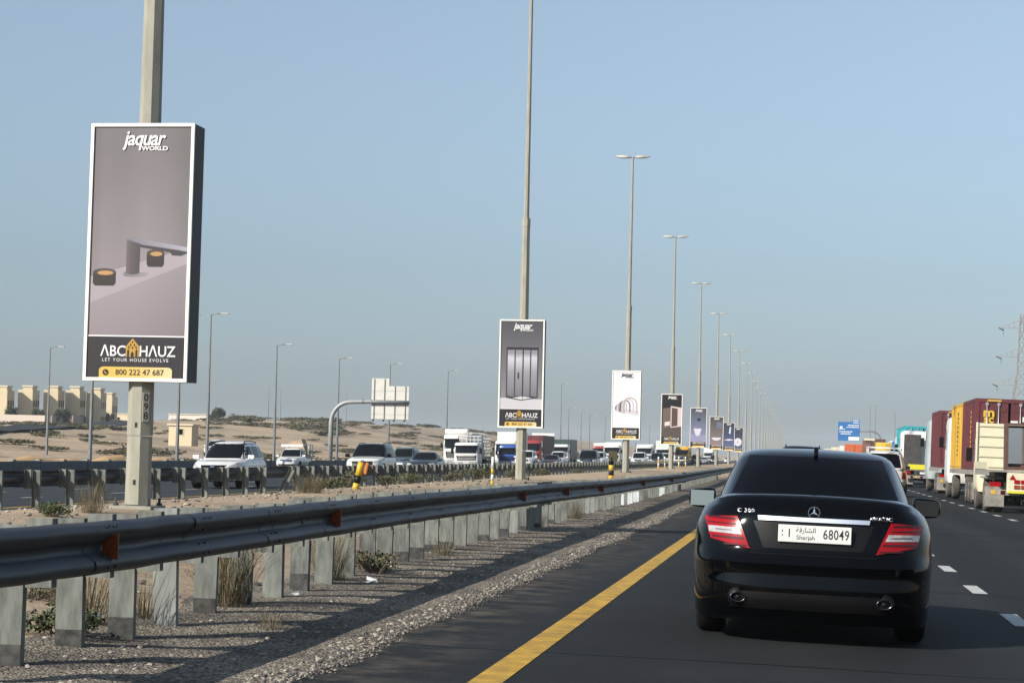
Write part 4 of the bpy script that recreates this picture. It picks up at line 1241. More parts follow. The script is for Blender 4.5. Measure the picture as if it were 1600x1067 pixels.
MERC = dict(SEDAN, paint=p_black, special=True, rplate=False, extra=[merc_details])
car = make_car('black_saloon_car', MERC, 'shiny black saloon car with red tail lamps right ahead in the lane', 'car')
car.location = (0.10, 15.6 + 2.29, our_z(0.10)); car.rotation_euler = (0, 0.022, R(-0.3))

SUV = dict(L=4.80, W=1.88, H=1.86, belt=1.14, n1=8, n3=11,
    deck=[(-2.4, 1.14), (0.5, 1.14), (0.95, 1.13), (1.2, 1.10), (2.0, 1.03), (2.4, 0.88)],
    bot=[(-2.4, 0.42), (-1.8, 0.34), (1.8, 0.32), (2.4, 0.38)],
    rp=[(0.3, 0.08), (0.45, 0.0), (0.65, 0.0), (0.7, 0.06), (1.2, 0.10)], fp=[(0.3, 0.12), (0.42, 0.0), (0.62, 0.0), (0.8, 0.05), (0.95, 0.09), (1.3, 0.16)],
    gb0=-2.36, gb1=1.15, gr0=-2.12, gr1=0.35, wb=0.90, wt=0.70, wr=0.38, ww=0.26, yf=1.45, yr=-1.34, topmargin=0.13, pil=0.085, roofdrop=0.04,
    win=[(-2.0, -1.25, -1.25, -1.85), (-1.15, -0.25, -0.25, -1.15), (-0.17, 0.80, 0.35, -0.17)], handles=[-1.0, 0.0],
    head=[(0.52, 0.80), (0.86, 0.82), (0.82, 0.985), (0.56, 0.965)], tail=[(0.68, 0.75), (0.86, 0.75), (0.86, 1.08), (0.70, 1.08)],
    grille=[(-0.40, 0.80), (0.40, 0.80), (0.46, 0.965), (-0.46, 0.965)], intake=[(-0.55, 0.44), (0.55, 0.44), (0.60, 0.58), (-0.60, 0.58)],
    fpz=0.64, rpz=0.85, emz=0.90, mirror=(0.80, 1.20, 0.94), bowf=0.30, extra=[rails, emblem], paint=p_white)
FORT = dict(SUV, H=1.80, roofpaint=p_black, mirpaint=p_black, head=[(0.50, 0.84), (0.88, 0.90), (0.86, 0.97), (0.52, 0.92)],
    grille=[(-0.50, 0.66), (0.50, 0.66), (0.50, 0.91), (-0.50, 0.91)], slats=4, slatmat=m_black, intake=[(-0.70, 0.42), (0.70, 0.42), (0.62, 0.58), (-0.62, 0.58)])
JEEP = dict(SUV, L=4.4, H=1.84, n1=12, n3=14, gb0=-2.15, gb1=0.62, gr0=-2.1, gr1=0.32, wb=0.84, wt=0.74, deck=[(-2.2, 1.12), (0.6, 1.12), (0.8, 1.11), (2.0, 1.08), (2.2, 1.02)], yf=1.35, yr=-1.25,
    head=[(0.46, 0.84), (0.64, 0.84), (0.64, 1.0), (0.46, 1.0)], grille=[(-0.42, 0.76), (0.42, 0.76), (0.42, 1.0), (-0.42, 1.0)], slats=2, slatmat=p_white, fp=[(0.3, 0.1), (0.42, 0), (0.62, 0), (0.68, 0.15), (1.2, 0.18)],
    win=[(-2.0, -1.1, -1.1, -1.95), (-1.0, -0.2, -0.2, -1.0), (-0.1, 0.5, 0.3, -0.1)], bot=[(-2.2, 0.48), (2.2, 0.48)], mirror=(0.45, 1.2, 0.9), extra=[])
PICK = dict(SUV, L=5.2, W=1.80, H=1.76, belt=1.10, deck=[(-2.6, 1.02), (-0.75, 1.04), (-0.6, 1.10), (0.9, 1.10), (1.3, 1.07), (2.2, 0.98), (2.6, 0.84)], bot=[(-2.6, 0.50), (-1.8, 0.42), (2.0, 0.36), (2.6, 0.42)],
    gb0=-0.75, gb1=1.35, gr0=-0.62, gr1=0.55, wb=0.85, wt=0.66, yf=1.62, yr=-1.45, win=[(-0.6, 0.18, 0.18, -0.55), (0.26, 1.0, 0.55, 0.26)], handles=[-0.4, 0.3], mirror=(0.98, 1.16, 0.90), emz=0.86,
    head=[(0.50, 0.76), (0.84, 0.80), (0.80, 0.93), (0.54, 0.90)], grille=[(-0.42, 0.72), (0.42, 0.72), (0.46, 0.90), (-0.46, 0.90)], extra=[emblem])
VAN = dict(SUV, L=4.9, W=1.75, H=1.98, belt=1.15, deck=[(-2.45, 1.15), (1.5, 1.15), (2.0, 1.08), (2.45, 0.9)], gb0=-2.42, gb1=2.0, gr0=-2.35, gr1=1.15, wb=0.85, wt=0.74, yf=1.6, yr=-1.2,
    win=[(-2.2, -1.0, -1.0, -2.15), (-0.9, 0.2, 0.2, -0.9), (0.3, 1.5, 1.05, 0.3)], mirror=(1.55, 1.2, 0.90), extra=[])

def rack_pick(root, bv, gb, S):
    emblem(root, bv, gb, S)
    mb = MB()
    for x in (-0.82, 0.82):
        for yy in (-2.5, -1.8, -1.1):
            mb.bar((x, yy, 1.0), (x, yy, 2.0), 0.05)
        for zz in (1.35, 1.65, 2.0):
            mb.bar((x, -2.5, zz), (x, -0.8 if zz < 2 else 0.5, zz), 0.05)
    for yy in (-2.5, -1.8, -1.1, -0.4, 0.4):
        mb.bar((-0.82, yy, 2.0), (0.82, yy, 2.0), 0.05)
    mb.bar((-0.82, 0.5, 1.92), (0.82, 0.5, 1.92), 0.22, 0.18)
    mb.build('cargo_rack', m_white, root)
    MB().prism([(-0.75, 1.05), (0.6, 1.05), (0.7, 2.1), (-0.3, 2.42)], -2.3, -1.0).build('tarpaulin_load', pmat('tan_canvas', (0.50, 0.38, 0.25), 0.9, var=0.2), root)
PICKR = dict(PICK, extra=[rack_pick])

RX = dict(SUV, L=4.7, W=1.86, H=1.66, belt=1.04, n1=6, n3=8, deck=[(-2.35, 1.04), (0.5, 1.03), (0.95, 1.02), (1.2, 0.99), (1.9, 0.92), (2.35, 0.76)], bot=[(-2.35, 0.34), (-1.8, 0.26), (1.8, 0.24), (2.35, 0.30)], gb0=-2.25, gb1=1.25, gr0=-1.75, gr1=0.25, wb=0.86, wt=0.62, wr=0.36, yf=1.42, yr=-1.30, topmargin=0.10,
    win=[(-1.75, -1.15, -1.15, -1.6), (-1.05, -0.2, -0.2, -1.05), (-0.12, 0.85, 0.3, -0.12)], mirror=(0.82, 1.09, 0.90), head=[(0.50, 0.66), (0.84, 0.70), (0.78, 0.86), (0.56, 0.80)], grille=[(-0.34, 0.64), (0.34, 0.64), (0.46, 0.81), (-0.46, 0.81)], slats=2, slatmat=m_trim, intake=[(-0.5, 0.36), (0.5, 0.36), (0.55, 0.46), (-0.55, 0.46)], fpz=0.53, emz=0.76, bowf=0.42)
protos = {}
def get_proto(kind):
    if kind not in protos:
        spec = {'rx': RX, 'suv': SUV, 'fort': FORT, 'jeep': JEEP, 'pick': PICK, 'pickr': PICKR, 'van': VAN, 'sedan': dict(SEDAN, paint=p_white)}[kind]
        protos[kind] = [make_car({'rx': 'suv', 'suv': 'suv', 'fort': 'suv', 'jeep': 'off_roader', 'pick': 'pickup_truck', 'pickr': 'pickup_truck', 'van': 'van', 'sedan': 'saloon_car'}[kind], spec, '', {'rx': 'car', 'suv': 'car', 'fort': 'car', 'jeep': 'car', 'pick': 'pickup', 'pickr': 'pickup', 'van': 'van', 'sedan': 'car'}[kind]), False, spec]
    return protos[kind]

def place(kind, x, ynear, label, group, paintm=None, oncoming=True, extra_map=None, wob=0.0, sx=1.0):
    P = get_proto(kind)
    L = P[2]['L']
    pmap = {}
    if paintm: pmap['paint_white'] = paintm
    if extra_map: pmap.update(extra_map)
    if not P[1] and not pmap:
        r = P[0]; P[1] = True
    else:
        r = dup(P[0], paintmap=pmap)
    z = opp_z(x) if x < -10 else our_z(x)
    r.location = (x, ynear + L/2, z)
    r.rotation_euler = (0, 0.02, (math.pi if oncoming else 0) + wob)
    r['label'] = label; r['group'] = group
    return r

G_ON = 'oncoming traffic beyond the median'
G_OUR = 'traffic ahead on this carriageway'
on = lambda *a, **k: place(*a, group=G_ON, **k)
def ON(kind, x, y, label, paintm=None, **k): return place(kind, x, y, label, G_ON, paintm, True, **k)
def OUR(kind, x, y, label, paintm=None, **k): return place(kind, x, y, label, G_OUR, paintm, False, **k)

ON('rx', -20.1, 71, 'large white off-road car nearest in the oncoming lanes, behind the bent barrier post')
ON('pickr', -37.0, 150, 'white pickup with a cargo rack and tan load in the oncoming outer lane')
ON('fort', -20.9, 100, 'white car with a black roof behind the leaning yellow marker post')
ON('suv', -29.0, 152, 'grey green car half hidden behind the white car with the black roof', p_teal)
ON('sedan', -21.9, 121, 'dark saloon car with pale headlamps in the oncoming lanes', p_dark)
ON('jeep', -25.6, 196, 'boxy white off-roader beside the second lamp mast')
ON('sedan', -23.7, 200, 'dark maroon saloon right of the boxy white off-roader', p_maroon)
ON('suv', -26.2, 228, 'white car in front of the dark green box truck')
ON('van', -24.6, 243, 'white van left of the white car under the white poster')
ON('suv', -22.2, 232, 'white car with a black grille under the white poster board, left of its lamp')
ON('suv', -18.4, 242, 'white car just right of the third lamp mast')
ON('suv', -18.6, 276, 'dark car left of the fourth lamp mast', p_dark)
ON('sedan', -18.4, 325, 'white saloon behind the pair of striped posts', None)
ON('suv', -18.4, 378, 'dark car left of the fifth lamp mast', p_dark)
ON('van', -21.0, 330, 'white van behind the fourth lamp mast')
ON('suv', -20.6, 390, 'distant white car right of the fifth lamp mast')
ON('suv', -18.3, 455, 'distant dark car between the fifth and sixth lamp masts', p_dark)
ON('sedan', -20.3, 450, 'distant silver car near the sixth lamp mast', p_silver)
ON('van', -24.0, 470, 'distant white van far down the oncoming lanes')
ON('sedan', -18.4, 545, 'farthest white saloon in the oncoming inner lane')
ON('suv', -18.7, 186, 'dark car partly behind the black and yellow marker', p_dark)
s = ON('suv', -66.0, 232, 'white car on the side road left of the large white off-road car'); s.location.z = ground_z(-66, 234) + 0.03

OUR('suv', 0.05, 76, 'black car with roof rails just ahead of the black saloon', p_black)
def rackcar():
    r = OUR('suv', 3.35, 86, 'white car with a roof rack in the next lane right')
    mb = MB()
    for yy in (-1.9, -1.2, -0.5, 0.1): mb.bar((-0.66, yy, 1.97), (0.66, yy, 1.97), 0.05)
    for x in (-0.66, 0.66): mb.bar((x, -2.0, 1.97), (x, 0.2, 1.97), 0.05); mb.bar((x, -1.8, 1.80), (x, -1.8, 1.97), 0.04); mb.bar((x, 0, 1.80), (x, 0, 1.97), 0.04)
    mb.build('roof_rack', m_white, r)
rackcar()
OUR('van', 3.6, 150, 'white van ahead of the car with the roof rack')
OUR('suv', 3.7, 200, 'red car far ahead in the second lane', paint('red', (0.45, 0.03, 0.03)))
OUR('van', 3.7, 260, 'distant white van ahead in the second lane')
OUR('pick', 3.6, 118, 'white pickup just ahead of the car with the roof rack')
OUR('suv', 11.0, 190, 'white car beyond the trucks in the far right lane')
OUR('van', 11.2, 250, 'white van beyond the trucks in the far right lane')
OUR('suv', 0.2, 240, 'silver car far ahead in the left lane', p_silver)
OUR('van', 3.9, 300, 'white van beside the white box truck far ahead')
OUR('suv', 3.5, 400, 'tiny white car far ahead between the trucks')

# ------------------------------------------------------------------ trucks
def cab(root, y0, W, H, D, zb, mat, facing=1, visor=True, z_ws=(0.52, 0.80)):
    """cab-over cab; front towards +Y * facing; y0 is the front face"""
    def f(u, v, w):
        u, v = sq(u, v, 9); u, w = sq(u, w, 12); v, w = sq(v, w, 12)
        s = (w + 1) / 2
        y = v * D / 2
        if v > 0: y -= v ** 4 * (0.28 * max(0, s - 0.45) ** 1.3 + 0.10 * abs(u) ** 3)
        return Vector((u * W / 2 * (1 - 0.05 * max(0, s - 0.5)), y, zb + s * (H - zb)))
    vs, fs = boxgrid(14, 12, 14, f)
    holder = empty('cab', (0, y0 - facing * D / 2, 0), rz=0 if facing > 0 else math.pi); holder.parent = root
    link('cab_shell', bake(vs, fs, [mat], name='cab_shell'), holder)
    bv = BVHTree.FromPolygons(vs, fs)
    h = H - zb
    z0, z1 = zb + h * z_ws[0], zb + h * z_ws[1]
    patch(bv, [(-W*.45, z0), (W*.45, z0), (W*.43, z1), (-W*.43, z1)], 'front', 10, 4, 0.01).build('windscreen', m_windscreen, holder)
    patch(bv, [(-W*.36, zb + h*.20), (W*.36, zb + h*.20), (W*.40, zb + h*.42), (-W*.40, zb + h*.42)], 'front', 8, 3, 0.012).build('grille', m_trim, holder)
    for k in range(3):
        zz = zb + h * (.24 + .07 * k)
        patch(bv, [(-W*.34, zz), (W*.34, zz), (W*.34, zz+.03), (-W*.34, zz+.03)], 'front', 6, 1, 0.02).build('grille_slat', mat, holder)
    patch(bv, [(-W*.47, zb + h*.0 + .04), (W*.47, zb + .04), (W*.47, zb + h*.15), (-W*.47, zb + h*.15)], 'front', 8, 2, 0.03).build('bumper', m_white if mat != m_white else pmat('bumper_grey', (0.45, 0.45, 0.43), .6), holder)
    for sg in (-1, 1):
        q = [(sg*W*.30, zb + h*.05), (sg*W*.44, zb + h*.05), (sg*W*.44, zb + h*.13), (sg*W*.30, zb + h*.13)]
        if sg < 0: q = [q[1], q[0], q[3], q[2]]
        patch(bv, q, 'front', 3, 2, 0.04).build('headlight', m_lamp, holder)
        MB().box((sg*(W/2 + 0.16), D*0.36, zb + h*.62), (0.20, 0.12, 0.46)).bar((sg*(W/2+0.10), D*.36, zb + h*.80), (sg*(W/2-0.1), D*.3, zb + h*.84), 0.03).build('wing_mirror', m_trim, holder, 0.02)
        patch(bv, [(D*.02, z0 - 0.02), (D*.40, z0 - 0.02), (D*.30, z1), (D*.02, z1)], 'left' if sg < 0 else 'right', 4, 3, 0.008).build('side_window', m_glass, holder)
    if visor:
        B('sun_visor', (0, D/2 - 0.02, z1 + 0.08), (W*.92, 0.26, 0.12), m_trim, holder, 0.03)
    patch(bv, [(-0.26, zb + h*.07), (0.26, zb + h*.07), (0.26, zb + h*.07+.11), (-0.26, zb + h*.07+.11)], 'front', 2, 1, 0.05).build('number_plate', m_plate, holder)
    return holder

def container(root, yc, L, z0, mat, H=2.6, W=2.44, logo=None, name='container'):
    c = empty(name, (0, yc, z0)); c.parent = root
    mb = MB()
    # frame: corner posts and rails
    for x in (-1, 1):
        for y in (-1, 1):
            mb.box((x*(W/2-.07), y*(L/2-.07), H/2), (.14, .14, H))
        for z in (.06, H-.06):
            mb.box((x*(W/2-.05), 0, z), (.098, L-.28, .12))
    for y in (-1, 1):
        for z in (.07, H-.07):
            mb.box((0, y*(L/2-.06), z), (W-.28, .118, .14))
    mb.box((0, 0, H-.04), (W-.2, L-.24, .03))
    mb.box((0, 0, .10), (W-.2, L-.24, .10))
    mb.build('frame', mat, c)
    # corrugated sides
    n = int(L / 0.28)
    for sg in (-1, 1):
        vs = []; fs = []
        ya, yb = -L/2 + .14, L/2 - .14
        prof = []
        for k in range(n):
            p = ya + (yb - ya) * k / n; d = (yb - ya) / n
            prof += [(p, .0), (p + d*.30, .0), (p + d*.5, .036), (p + d*.80, .036)]
        prof.append((yb, 0))
        for (yy, dx) in prof:
            for zz in (.11, H-.11):
                vs.append((sg*(W/2 - .012 - dx), yy, zz))
        for i in range(len(prof)-1):
            fs.append((2*i, 2*i+2, 2*i+3, 2*i+1))
        MB().add(vs, fs).build('side_panel', mat, c)
    for ye in (-1, 1):
        if ye > 0:
            MB().box((0, L/2 - .05, H/2), (W-.28, .03, H-.28)).build('front_panel', mat, c)
            continue
        for sg in (-1, 1):
            d = MB().box((sg*(W/4-.035), -L/2 + .05, H/2), (W/2-.16, .04, H-.29))
            for k in range(4):
                d.box((sg*(W/4-.035), -L/2 + .022, .42 + k*(H-.8)/3), (W/2-.30, .022, .16))
            dr = d.build('door', mat, c)
            for q in (.22, .62):
                x = sg * (W/2 - .16) * (1 - q) + sg * .12 * q if False else sg * (0.16 + q * 1.05)
                rb = MB().tube([(x, -L/2 - .02, .12), (x, -L/2 - .02, H-.12)], .021, 6)
                for zz in (.2, H*.5, H-.2): rb.box((x, -L/2 - .008, zz), (.11, .05, .09))
                rb.bar((x, -L/2 - .035, H*.40), (x + sg*.28, -L/2 - .035, H*.40), .03)
                rb.build('lock_rod', pmat('lock_rod_steel', (.5, .5, .5), .4, metal=.5), dr)
    return c

def trailer(root, y0, y1, zt=1.25, axles=(1.2, 2.5, 3.8), flap=True, W=2.45):
    mb = MB()
    for x in (-.5, .5): mb.box((x, (y0+y1)/2, zt-.22), (.16, y1-y0, .32))
    mb.build('chassis', m_chassis, root)
    dk = MB().box((0, (y0+y1)/2, zt-.03), (W, y1-y0, .06))
    for x in (-1, 1): dk.box((x*(W/2-.03), (y0+y1)/2, zt-.10), (.055, y1-y0-.02, .16))
    dk.build('deck', m_dust, root)
    for a in axles:
        for sg in (-1, 1):
            add_wheel(root, sg*(W/2-.16), y0+a, .5, .27, True)
            add_wheel(root, sg*(W/2-.47), y0+a, .5, .27, True)
        MB().tube([(-W/2+.3, y0+a, .5), (W/2-.3, y0+a, .5)], .09, 8).build('axle', m_chassis, root)
    B('rear_bumper', (0, y0+.06, .62), (W-.1, .10, .16), m_dust, root, .01)
    for k in range(8):
        B('warning_stripe', (-W/2+.2+k*(W-.4)/7, y0+.005, .62), (.14, .012, .12), m_yellow if k % 2 == 0 else m_reddark, root)
    for sg in (-1, 1):
        B('taillight', (sg*(W/2-.25), y0+.02, .86), (.34, .06, .14), m_red, root, .01)
        if flap:
            for a in (axles[0]-.62,):
                B('mud_flap', (sg*(W/2-.30), y0+a, .48), (.58, .02, .62), m_dust, root)
    B('number_plate', (0, y0+.0, .85), (.50, .02, .12), m_plate, root)

p_cont_m = pmat('container_maroon', (0.115, 0.018, 0.022), .6, var=.4, vscale=1.1, detail=9, stretch=(1, 1, .45))
p_cont_y = pmat('container_yellow', (0.62, 0.36, 0.03), .6, var=.25, vscale=1.1, detail=9, stretch=(1, 1, .45))
p_cont_t = pmat('container_teal', (0.02, 0.36, 0.40), .5, var=.12, vscale=1.5)
m_ylogo = pmat('yellow_lettering', (0.75, 0.47, 0.05), .5)

def truck_root(name, x, yrear, label, group, ry=0.02, cat='truck'):
    z = opp_z(x) if x < -10 else our_z(x)
    r = empty(name, (x, yrear, z), ry=ry, label=label, cat=cat, group=group)
    return r

def vertical_marks(parent, x, yc, z0, z1, mat, side=-1):
    """a column of sideways lettering too far off to read"""
    mb = MB(); z = z0
    q = random.Random(3)
    while z < z1:
        h = q.uniform(.10, .17)
        mb.box((x, yc + q.uniform(-.02, .02), z + h/2), (.012, .26, h * .35)); mb.box((x, yc - .1 + q.uniform(0, .2), z + h/2), (.012, .06, h))
        z += h + .06
    mb.build('side_lettering', mat, parent)

# container lorry with two boxes
t = truck_root('container_truck', 7.5, 79, 'container lorry with a maroon box behind a yellow box in the right lane', G_OUR)
trailer(t, 0, 12.6)
c1 = container(t, 3.1, 6.06, 1.26, p_cont_m, 2.62)
letter('m', .46, m_ylogo, c1, (-.74, -3.06, 2.10), bold=.03, sx=1.2); letter('sc', .40, m_ylogo, c1, (-.74, -3.06, 1.86), bold=.03, sx=1.1)
MB().box((-.55, -3.05, 2.55), (.5, .012, .05)).build('hazard_mark', m_ylogo, c1)
for px_, pz_ in ((.2, 1.75), (.62, 1.9)):
    B('label_sticker', (px_ - .02, -3.012, pz_), (.26, .008, .18), m_plate, c1)
vertical_marks(c1, -1.228, -1.2, .6, 2.1, m_ylogo)
c2 = container(t, 9.35, 6.06, 1.26, p_cont_y, 2.62)
vertical_marks(c2, -1.228, -.8, .5, 2.2, m_ink)
cab(t, 16.0, 2.48, 3.5, 2.2, .55, m_white)
for sg in (-1, 1): add_wheel(t, sg*1.05, 14.6, .5, .3, True); add_wheel(t, sg*1.0, 11.6, .5, .3, True)

t = truck_root('container_truck', 7.8, 104, 'container lorry with a maroon box and pale grey cab', G_OUR)
trailer(t, 0, 7.0, axles=(1.0, 2.3))
c1 = container(t, 3.1, 6.06, 1.26, p_cont_m, 2.75)
MB().lathe([(0, .001), (0, .17)], 14, 'y', (-.62, -3.06, 2.15)).build('round_sticker', m_plate, c1)
B('label_sticker', (-.6, -3.012, .5), (.4, .008, .12), m_plate, c1)
MB().box((-.5, -3.05, 2.67), (.6, .012, .05)).build('hazard_mark', m_ylogo, c1)
cab(t, 10.6, 2.55, 3.75, 2.6, .55, pmat('pale_grey_cab', (.40, .46, .46), .5, var=.1))
for sg in (-1, 1): add_wheel(t, sg*1.05, 9.2, .5, .3, True)

t = truck_root('tractor_unit', 7.25, 127, 'white tractor unit without trailer, dark panel behind its cab', G_OUR)
trailer(t, 0, 3.6, zt=1.05, axles=(1.0, 2.2), W=2.4)
cab(t, 6.4, 2.48, 3.4, 2.3, .55, m_white)
B('rear_panel', (-.55, 3.55, 2.2), (1.0, .3, 1.9), m_chassis, t, .02)
B('reflective_board', (-.2, -.02, 1.2), (1.5, .03, .3), pmat('hi_vis_yellow', (.75, .68, .03), .5), t)
for sg in (-1, 1): add_wheel(t, sg*1.05, 5.0, .5, .3, True)

t = truck_root('container_truck', 8.05, 143, 'lorry carrying a bright teal container', G_OUR)
trailer(t, 0, 12.4)
container(t, 6.2, 12.1, 1.26, p_cont_t, 2.62)
cab(t, 15.6, 2.48, 3.4, 2.2, .55, m_white)
for sg in (-1, 1): add_wheel(t, sg*1.05, 14.2, .5, .3, True)

# cream flatbed carrying furniture
t = truck_root('flatbed_truck', 6.85, 66, 'cream flatbed truck carrying a brown cabinet, tail box with red lamps', G_OUR)
trailer(t, 0, 4.6, zt=1.30, axles=(1.35,), W=2.4)
hb = MB().box((0, 4.5, 2.05), (2.42, .06, 1.5))
hb.build('headboard', m_cream, t)
for k in range(5):
    B('headboard_rib', (0, 4.455, 1.38 + k*.33), (2.4, .03, .035), pmat('cream_rib', (.50, .45, .31), .6), t)
for x in (-1.19, 1.19): B('headboard_post', (x, 4.45, 2.05), (.06, .08, 1.54), m_cream, t)
for sg in (-1, 1):
    B('side_rail', (sg*1.2, 2.2, 1.42), (.05, 4.4, .22), m_cream, t)
    B('mudguard', (sg*.95, 1.35, 1.06), (.62, 1.15, .06), m_dust, t, .02)
tb = B('tail_box', (.27, .02, .92), (1.75, .34, .62), m_cream, t, .02)
for k in range(2):
    for j in range(2): B('taillight', (-.22 + (j-.5)*.2, -.16, .80 + k*.16), (.17, .03, .12), m_red if k else m_orange, t, .01)
MB().flat([(-.55, 1.02), (-.35, 1.02), (-.45, 1.18)], -.165).build('warning_triangle', m_red, t)
B('reflective_board', (.27, -.165, .645), (1.72, .02, .07), pmat('hi_vis_yellow', (.75, .68, .03), .5), t)
cab(t, 6.8, 2.2, 2.55, 1.9, .5, m_cream)
for sg in (-1, 1): add_wheel(t, sg*.95, 5.7, .45, .28, True)
cb = empty('wooden_cabinet', (6.85 - .22, 66.5, our_z(7.4) + 1.33), label='brown wooden cabinet with a mirror standing on the cream flatbed', cat='cabinet')
wood = pmat('brown_wood', (.12, .055, .04), .5, var=.3, vscale=4)
cc = MB()
for x in (-.36, .36): cc.box((x, 0, .72), (.10, .5, 1.44))
cc.box((0, 0, 1.41), (.62, .5, .06)); cc.box((0, 0, .05), (.62, .5, .10)); cc.box((0, .22, .72), (.62, .03, 1.3))
cc.build('carcass', wood, cb, .006)
B('mirror', (0, .15, .75), (.6, .02, 1.1), m_chrome, cb, 0, Matrix.Rotation(.15, 3, 'Z'))

# painted truck at the frame's right edge
t = truck_root('painted_truck', 10.35, 86, 'blue and pink painted truck cut off by the right edge', G_OUR)
trailer(t, 0, 7.5, zt=1.15, axles=(1.3, 2.6))
B('cargo_body', (0, 3.75, 2.45), (2.45, 7.4, 2.5), pmat('truck_blue', (.05, .22, .42), .5, var=.2), t, .03)
B('tailgate', (0, -.03, 1.95), (2.46, .06, 1.4), pmat('truck_pink', (.50, .22, .26), .5, var=.5, vscale=5), t, .01)
for k in range(6): B('tailgate_rib', (-1.1 + k*.44, -.08, 1.95), (.06, .05, 1.4), m_red, t)
cab(t, 10.2, 2.4, 3.1, 2.1, .55, pmat('truck_blue', (.05, .22, .42), .5))
for sg in (-1, 1): add_wheel(t, sg*1.05, 8.9, .5, .3, True)

def load_truck(x, y, label, cabm, bodym, H, L=6.5, kind='box', group=G_OUR, W=2.4, top=None, cabH=2.9):
    t = truck_root('truck', x, y, label, group)
    trailer(t, 0, L, zt=1.1, axles=(1.3, 2.5) if L > 6 else (1.3,), W=W)
    if kind == 'box':
        B('cargo_box', (0, L/2, (H+1.12)/2), (W, L-.1, H-1.12), bodym, t, .03)
        MB().box((-W/4, -.01, (H+1.12)/2), (W/2-.06, .03, H-1.3)).box((W/4, -.01, (H+1.12)/2), (W/2-.06, .03, H-1.3)).build('rear_door', bodym, t, .01)
    else:
        mb = MB()
        for k in range(6):
            for sg in (-1, 1): mb.box((sg*W/2, .1 + k*(L-.2)/5, 1.7), (.07, .07, 1.2))
        for z in (1.25, 1.6, 1.95, 2.3):
            for sg in (-1, 1): mb.box((sg*W/2, L/2, z), (.04, L, .10))
            mb.box((0, .0, z), (W, .04, .10)); mb.box((0, L, z), (W, .04, .10))
        mb.build('cargo_cage', bodym, t)
        q = random.Random(int(y))
        for k in range(7):
            MB().box((q.uniform(-.7, .7), .8 + k*(L-1.6)/6, 1.12 + (H-1.2)/2), (q.uniform(.8, 1.4), q.uniform(.7, 1.1), (H-1.2)*q.uniform(.7, 1.0)), 0, Matrix.Rotation(q.uniform(-.3, .3), 3, 'Z')).build('load_bale', top[k % len(top)], t, .05)
    cab(t, L + 2.1, W - .1, cabH, 1.9, .5, cabm)
    for sg in (-1, 1): add_wheel(t, sg*(W/2-.2), L + .9, .48, .28, True)
    return t
p_or = pmat('truck_orange', (.62, .13, .03), .5, var=.15)
blue_l = pmat('blue_drum', (.03, .20, .55), .5); yel_l = pmat('yellow_drum', (.72, .48, .04), .5); br_l = pmat('brown_bale', (.16, .08, .06), .8, var=.4)
load_truck(7.6, 178, 'truck loaded with blue and yellow drums', m_white, m_dust, 3.3, 5.5, 'cage', top=[blue_l, yel_l])
load_truck(7.5, 215, 'truck loaded high with brown bales', m_white, m_dust, 3.9, 6.5, 'cage', top=[br_l, m_cream, br_l])
load_truck(7.0, 280, 'orange truck far ahead', p_or, p_or, 3.6, 6.5)
load_truck(7.2, 330, 'white box truck beyond the orange truck', m_white, m_white, 3.7, 6.5)
load_truck(7.2, 420, 'cream box truck far ahead in the truck lane', m_cream, m_cream, 4.0, 7.0)
load_truck(7.0, 520, 'distant truck with cream load far down the truck lane', m_white, m_cream, 4.2, 7.5)
load_truck(3.7, 330, 'pink and white truck far ahead in the second lane', m_white, pmat('truck_pale_pink', (.6, .35, .34), .6), 3.0, 5.0)
load_truck(10.9, 235, 'white box truck in the far right lane beyond the teal container', m_white, m_white, 3.8, 6.5)
load_truck(10.8, 300, 'cream truck with brown bales in the far right lane', m_cream, m_dust, 3.7, 6.5, 'cage', top=[br_l, m_cream])
load_truck(3.6, 480, 'distant white truck in the second lane', m_white, m_white, 3.9, 7.0)

def on_truck(x, y, label, cabm, bodym, H, L=6.5, kind='box', W=2.45, cabH=3.0, visor=True, deflector=False):
    """oncoming truck whose cab front stands at y"""
    t = truck_root('truck', x, y, label, G_ON, ry=0.02)
    t.rotation_euler.z = math.pi
    # local +Y is towards the camera, so the cab front is at local y = 0
    cab(t, 0.0, W, cabH, 2.0, .5, cabm, visor=visor)
    for sg in (-1, 1): add_wheel(t, sg*(W/2-.2), -1.2, .5, .3, True); add_wheel(t, sg*(W/2-.2), -L-.5, .5, .3, True)
    B('chassis', (0, -L/2-2, .85), (1.0, L+1, .3), m_chassis, t)
    if deflector: B('roof_deflector', (0, -1.0, cabH + .25), (W*.9, 1.2, .5), cabm, t, .12)
    if kind == 'box':
        B('cargo_box', (0, -2.2-L/2, (H+1.1)/2), (W, L, H-1.1), bodym, t, .03)
    elif kind == 'cage':
        mb = MB()
        for z in [1.2 + .28*k for k in range(int((H-1.2)/.28)+1)]:
            for sg in (-1, 1): mb.box((sg*W*.47, -2.2-L/2, z), (.04, L, .07))
            mb.box((0, -2.2, z), (W*.94, .04, .07))
        for k in range(7):
            mb.box((-W*.47 + k*W*.94/6, -2.2, (1.1+H)/2), (.05, .05, H-1.1))
            for sg in (-1, 1): mb.box((sg*W*.47, -2.2 - k*L/6, (1.1+H)/2), (.05, .05, H-1.1))
        for k in range(5): mb.tube([(-W*.47, -2.3-k*L/5, H-.05), (-W*.3, -2.3-k*L/5, H+.2), (W*.3, -2.3-k*L/5, H+.2), (W*.47, -2.3-k*L/5, H-.05)], .03, 5)
        mb.build('cargo_cage', bodym, t)
        B('deck', (0, -2.2-L/2, 1.1), (W*.95, L, .1), m_dust, t)
    return t
on_truck(-32.0, 196, 'white heavy truck with a wide sun visor beside the caged truck', m_white, m_white, 3.5, 7.0, cabH=3.3, deflector=True)
